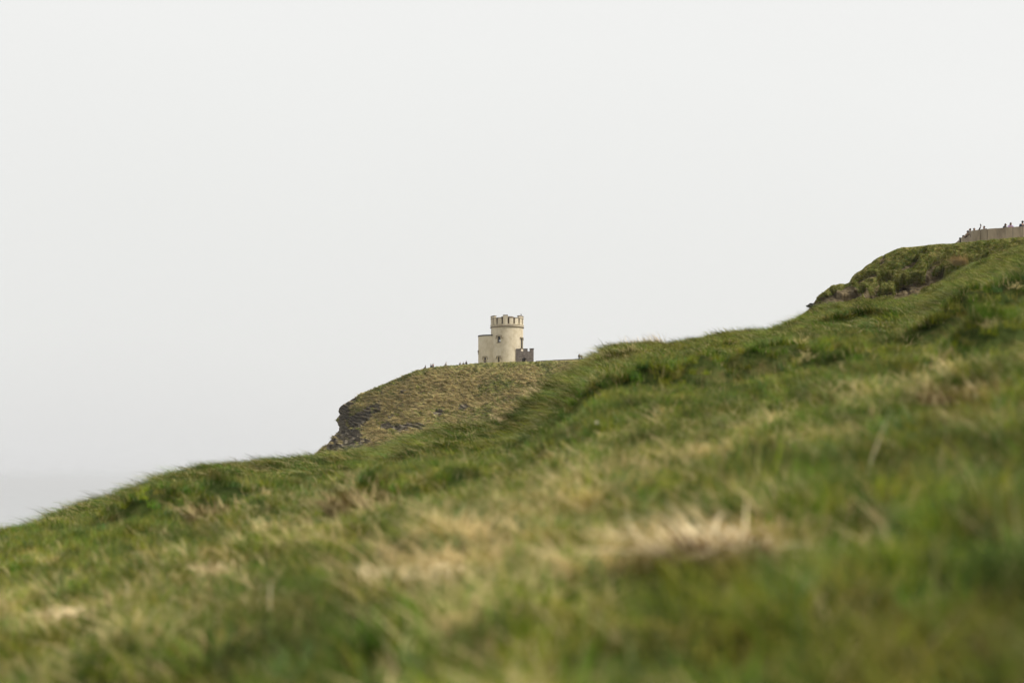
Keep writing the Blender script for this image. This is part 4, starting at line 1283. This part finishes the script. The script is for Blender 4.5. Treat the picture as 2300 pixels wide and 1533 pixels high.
def person(loc, label, jacket, trousers, hair='dark', face=0.0, pose='stand', group=None, hgt=1.7, longhair=False):
    """stands at loc; faces -y (the camera) when face = 0"""
    k = hgt / 1.7
    J = {'pelvis': (0, 0, .95, (.145, .10)), 'waist': (0, 0, 1.10, (.125, .09)), 'chest': (0, .0, 1.30, (.16, .105)), 'neck': (0, .0, 1.465, .055), 'jaw': (0, -.03, 1.53, .06), 'head': (0, -.005, 1.60, (.076, .092)), 'crown': (0, .01, 1.665, .06),
         'nose': (0, -.105, 1.575, .014)}
    E = [('pelvis', 'waist'), ('waist', 'chest'), ('chest', 'neck'), ('neck', 'jaw'), ('jaw', 'head'), ('head', 'crown'), ('head', 'nose')]
    lean = {'lean': .28, 'raise': .12, 'sit': .1}.get(pose, 0)
    for s, sd_ in ((-1, 'L'), (1, 'R')):
        J['sh' + sd_] = (s * .19, 0, 1.39, .06)
        if pose == 'lean':
            el_, wr, hd = (s * .27, -.22, 1.14, .042), (s * .12, -.42, 1.13, .032), (s * .04, -.47, 1.13, .03)
        elif pose == 'raise' and s > 0:
            el_, wr, hd = (s * .36, -.10, 1.50, .042), (s * .44, -.20, 1.76, .032), (s * .45, -.22, 1.83, .03)
        elif pose == 'sit':
            el_, wr, hd = (s * .26, -.10, 1.13, .042), (s * .16, -.32, 1.08, .032), (s * .10, -.38, 1.07, .03)
        else:
            el_, wr, hd = (s * .25, .02, 1.13, .042), (s * .26, -.06, .90, .032), (s * .26, -.08, .83, .03)
        J['el' + sd_], J['wr' + sd_], J['hd' + sd_] = el_, wr, hd
        E += [('chest', 'sh' + sd_), ('sh' + sd_, 'el' + sd_), ('el' + sd_, 'wr' + sd_), ('wr' + sd_, 'hd' + sd_)]
        d = np.array(hd[:3]) - np.array(wr[:3]); d /= np.linalg.norm(d)
        sv = np.cross(d, (0, 1, .3)); sv /= np.linalg.norm(sv)
        for q, (off, ln) in enumerate(((-.030, .075), (-.010, .088), (.010, .082), (.030, .065))):
            a = np.array(hd[:3]) + d * .02 + sv * off; b = a + d * ln * .55; c = b + d * ln * .4 + np.array((0, -.012, -.012))
            for nm, pt, rd in (('a', a, .010), ('b', b, .009), ('c', c, .007)):
                J['f%d%s%s' % (q, nm, sd_)] = (*pt, rd)
            E += [('hd' + sd_, 'f%da%s' % (q, sd_)), ('f%da%s' % (q, sd_), 'f%db%s' % (q, sd_)), ('f%db%s' % (q, sd_), 'f%dc%s' % (q, sd_))]
        th = np.array(wr[:3]) + d * .03 - sv * .035 * s
        J['t1' + sd_] = (*th, .011); J['t2' + sd_] = (*(th + d * .035 - sv * .02 * s), .009)
        E += [('wr' + sd_, 't1' + sd_), ('t1' + sd_, 't2' + sd_)]
        J['hip' + sd_] = (s * .09, 0, .90, .085)
        if pose == 'sit':
            J['kn' + sd_] = (s * .12, -.40, 1.02, .055); J['an' + sd_] = (s * .12, -.62, .66, .04); J['ft' + sd_] = (s * .13, -.80, .62, .035)
        else:
            J['kn' + sd_] = (s * .10, -.02, .50, .055); J['an' + sd_] = (s * .10, .02, .09, .04); J['ft' + sd_] = (s * .11, -.15, .04, .035)
        E += [('pelvis', 'hip' + sd_), ('hip' + sd_, 'kn' + sd_), ('kn' + sd_, 'an' + sd_), ('an' + sd_, 'ft' + sd_)]
    def bend(p):
        x, y, z = p[:3]
        if z > 1.0 and lean and not (pose == 'lean' and z < 1.2 and y < -.15):
            t = z - 1.0
            y, z = y - t * math.sin(lean), 1.0 + t * math.cos(lean)
        if pose == 'sit': z = z - .82
        return (x * k, y * k, z * k, p[3] if not isinstance(p[3], tuple) else p[3])
    J = {n: bend(v) for n, v in J.items()}
    body = grow('person', J, E, SKIN)
    body.location = loc; body.rotation_euler = (0, 0, face)
    fat = lambda n, e: (*J[n][:3], tuple(q + e for q in J[n][3]) if isinstance(J[n][3], tuple) else J[n][3] + e)
    T = {n: fat(n, .022) for n in ('pelvis', 'waist', 'chest', 'shL', 'shR', 'elL', 'elR', 'wrL', 'wrR')}
    nk = J['neck']; T['neck'] = (nk[0], nk[1], nk[2] - .03, .07)
    grow('jacket', T, [('pelvis', 'waist'), ('waist', 'chest'), ('chest', 'neck'), ('chest', 'shL'), ('chest', 'shR'), ('shL', 'elL'), ('shR', 'elR'), ('elL', 'wrL'), ('elR', 'wrR')], jacket, body)
    T = {n: fat(n, .016) for n in ('pelvis', 'hipL', 'hipR', 'knL', 'knR', 'anL', 'anR')}
    grow('trousers', T, [('pelvis', 'hipL'), ('pelvis', 'hipR'), ('hipL', 'knL'), ('hipR', 'knR'), ('knL', 'anL'), ('knR', 'anR')], trousers, body)
    h = J['head']; c = J['crown']
    T = {'top': (c[0], c[1] - .02, c[2] + .012, (.095, .11)), 'back': (h[0], h[1] + .035, h[2] + .01, (.10, .085)), 'nape': (h[0], h[1] + .05, h[2] - .095, (.085, .06))}
    Eh = [('top', 'back'), ('back', 'nape')]
    if longhair:
        T['len'] = (h[0], h[1] + .085, h[2] - .25, (.10, .05)); Eh.append(('nape', 'len'))
    grow('hair', T, Eh, HAIRS[hair], body)
    tag(body, label, 'person', group)
    return body

BLACK = cloth('black jacket', (.016, .015, .016)); NAVY = cloth('navy jacket', (.015, .025, .05)); MAROON = cloth('dark red jacket', (.07, .018, .022)); LILAC = cloth('lilac top', (.33, .22, .36)); CREAM = cloth('pale top', (.55, .5, .45)); DKBR = cloth('dark brown jacket', (.05, .03, .025))
JEANS = cloth('dark jeans', (.02, .025, .04)); GREY = cloth('grey top', (.22, .22, .22))
G1, G2 = 'visitors behind the viewing wall', 'visitors on the headland'
def wall_y(px): return float(np.interp(px, [2143, 2175, 2190, 2300], [119.5, 115.4, 114, 113.1]))
def behind_wall(px, headtop, label, jk, pose='stand', face=0.0, hgt=1.7, dy=.55, **kw):
    y = wall_y(px) + dy
    top = (HY - headtop) / F * y
    real = {'lean': .985, 'raise': 1.0}.get(pose, 1.01) * hgt + .02
    return person(((px - 1150) / F * y, y, top - real), label, jk, JEANS, pose=pose, face=face, hgt=hgt, group=G1, **kw)
behind_wall(2296.5, 494.6, 'person in dark navy at the far right end of the wall, seen from behind', NAVY, 'stand', math.pi)
behind_wall(2268.0, 499.8, 'person with dark hair and a lilac top leaning on the wall', LILAC, 'lean', .2, 1.62, dy=.62, longhair=True)
behind_wall(2254.5, 501.8, 'person in black with long dark hair beside the one in lilac', BLACK, 'lean', .75, 1.62, dy=.62, longhair=True)
behind_wall(2212.5, 507.2, 'person in dark clothes bent over the wall on their own', BLACK, 'lean', -.9, 1.65, dy=.62)
rz = behind_wall(2187.5, 511.4, 'person in dark brown raising one arm with a phone', DKBR, 'raise', 0.1, 1.66, dy=.6)
behind_wall(2182.0, 512.4, 'dark haired person just left of the one raising an arm', BLACK, 'lean', -1.2, 1.66, dy=.6)
behind_wall(2177.6, 516.6, 'person in dark brown where the wall starts to slope down', DKBR, 'lean', -1.5, 1.66, dy=.6)
behind_wall(2170.4, 522.8, 'dark head low behind the sloping wall, uppermost of three', BLACK, 'stand', -1.3, 1.66)
behind_wall(2163.6, 527.0, 'dark head low behind the sloping wall, middle of three', BLACK, 'stand', 2.6, 1.66)
behind_wall(2156.8, 532.2, 'dark head low behind the sloping wall, lowest of three', NAVY, 'stand', 2.2, 1.66)
# the phone
bm = bmesh.new(); bmesh.ops.create_cube(bm, size=1); bmesh.ops.scale(bm, vec=(.075, .012, .15), verts=bm.verts)
bmesh.ops.bevel(bm, geom=bm.edges[:], offset=.004, segments=2, affect='EDGES')
me = bpy.data.meshes.new('phone'); bm.to_mesh(me); bm.free(); me.materials.append(BLACK)
o = bpy.data.objects.new('phone', me); COL.objects.link(o)
o.location = rz.location + Vector((.43, -.30, 1.86)) ; o.rotation_euler = (R_(8), R_(-15), .1)
tag(o, 'dark phone held up by the person with a raised arm', 'phone')

def on_head(px, headtop, label, jk, pose='stand', face=0.0, hgt=1.7, dy=1.5, tr=JEANS, **kw):
    y = HL.Y + dy; headtop -= 4.0
    top = (HY - headtop) / F * y
    real = hgt * (.86 if pose == 'sit' else 1.01)
    if pose == 'sit': real = .87 * hgt / 1.7 * 1.0
    return person(((px - 1150) / F * y, y, top - real), label, jk, tr, pose=pose, face=face, hgt=hgt, group=G2, **kw)
on_head(956, 823.6, 'person sitting at the lower left end of the headland skyline', BLACK, 'sit', -1.8)
on_head(967.5, 820.6, 'dark person sitting left in the close pair on the headland skyline', BLACK, 'sit', 1.9)
on_head(973.2, 819.4, 'person in dark red sitting right in the close pair on the headland skyline', MAROON, 'sit', -2.2, 1.85)
on_head(1002.2, 816.6, 'person in a pale top on the skyline midway between the pair and the tower', CREAM, 'sit', -.6)
on_head(1033.5, 816.4, 'person in grey, leftmost of three low heads before the tower', GREY, 'stand', 0, 1.65, dy=4)
on_head(1041.0, 816.6, 'dark low head in the middle of three before the tower', BLACK, 'stand', 2.8, 1.65, dy=4)
on_head(1047.4, 813.8, 'person in black, rightmost and tallest of three before the tower', BLACK, 'stand', 2.4, 1.7, dy=4)
on_head(1089.5, 812.0, 'dark head in front of the foot of the round turret', BLACK, 'stand', 2.4, 1.65, dy=.9)
on_head(1301.2, 797.6, 'person in black with a pale front, left of the two behind the low stone wall', BLACK, 'stand', .2, 1.7, dy=1.9)
on_head(1306.6, 799.6, 'person in black, right of the two behind the low stone wall', BLACK, 'lean', -.5, 1.65, dy=1.9)

# ------------------------------------------------------------------ sea air
def build_haze():
    m = bpy.data.materials.new('sea air'); m.use_nodes = True
    nt = m.node_tree; nt.nodes.clear()
    o_ = N(nt, 'ShaderNodeOutputMaterial'); v = N(nt, 'ShaderNodeVolumePrincipled')
    v.inputs['Color'].default_value = (.948, .962, .978, 1); v.inputs['Density'].default_value = 1.0e-4; v.inputs['Anisotropy'].default_value = .2
    nt.links.new(v.outputs[0], o_.inputs['Volume'])
    bpy.context.view_layer.update()
    bm = bmesh.new(); bmesh.ops.create_cube(bm, size=1)
    lo = min(float((o.matrix_world @ Vector(c)).z) for o in S.objects if o.type == 'MESH' and len(o.data.vertices) for c in o.bound_box) - 1
    hi = 48.0                                  # above the camera, the tower and the people on the wall
    bmesh.ops.scale(bm, vec=(150000, 150000, hi - lo), verts=bm.verts)
    me = bpy.data.meshes.new('haze'); bm.to_mesh(me); bm.free(); me.materials.append(m)
    o = bpy.data.objects.new('haze', me); COL.objects.link(o); o.location = (0, 0, (hi + lo) / 2)
    tag(o, kind='stuff')
build_haze()
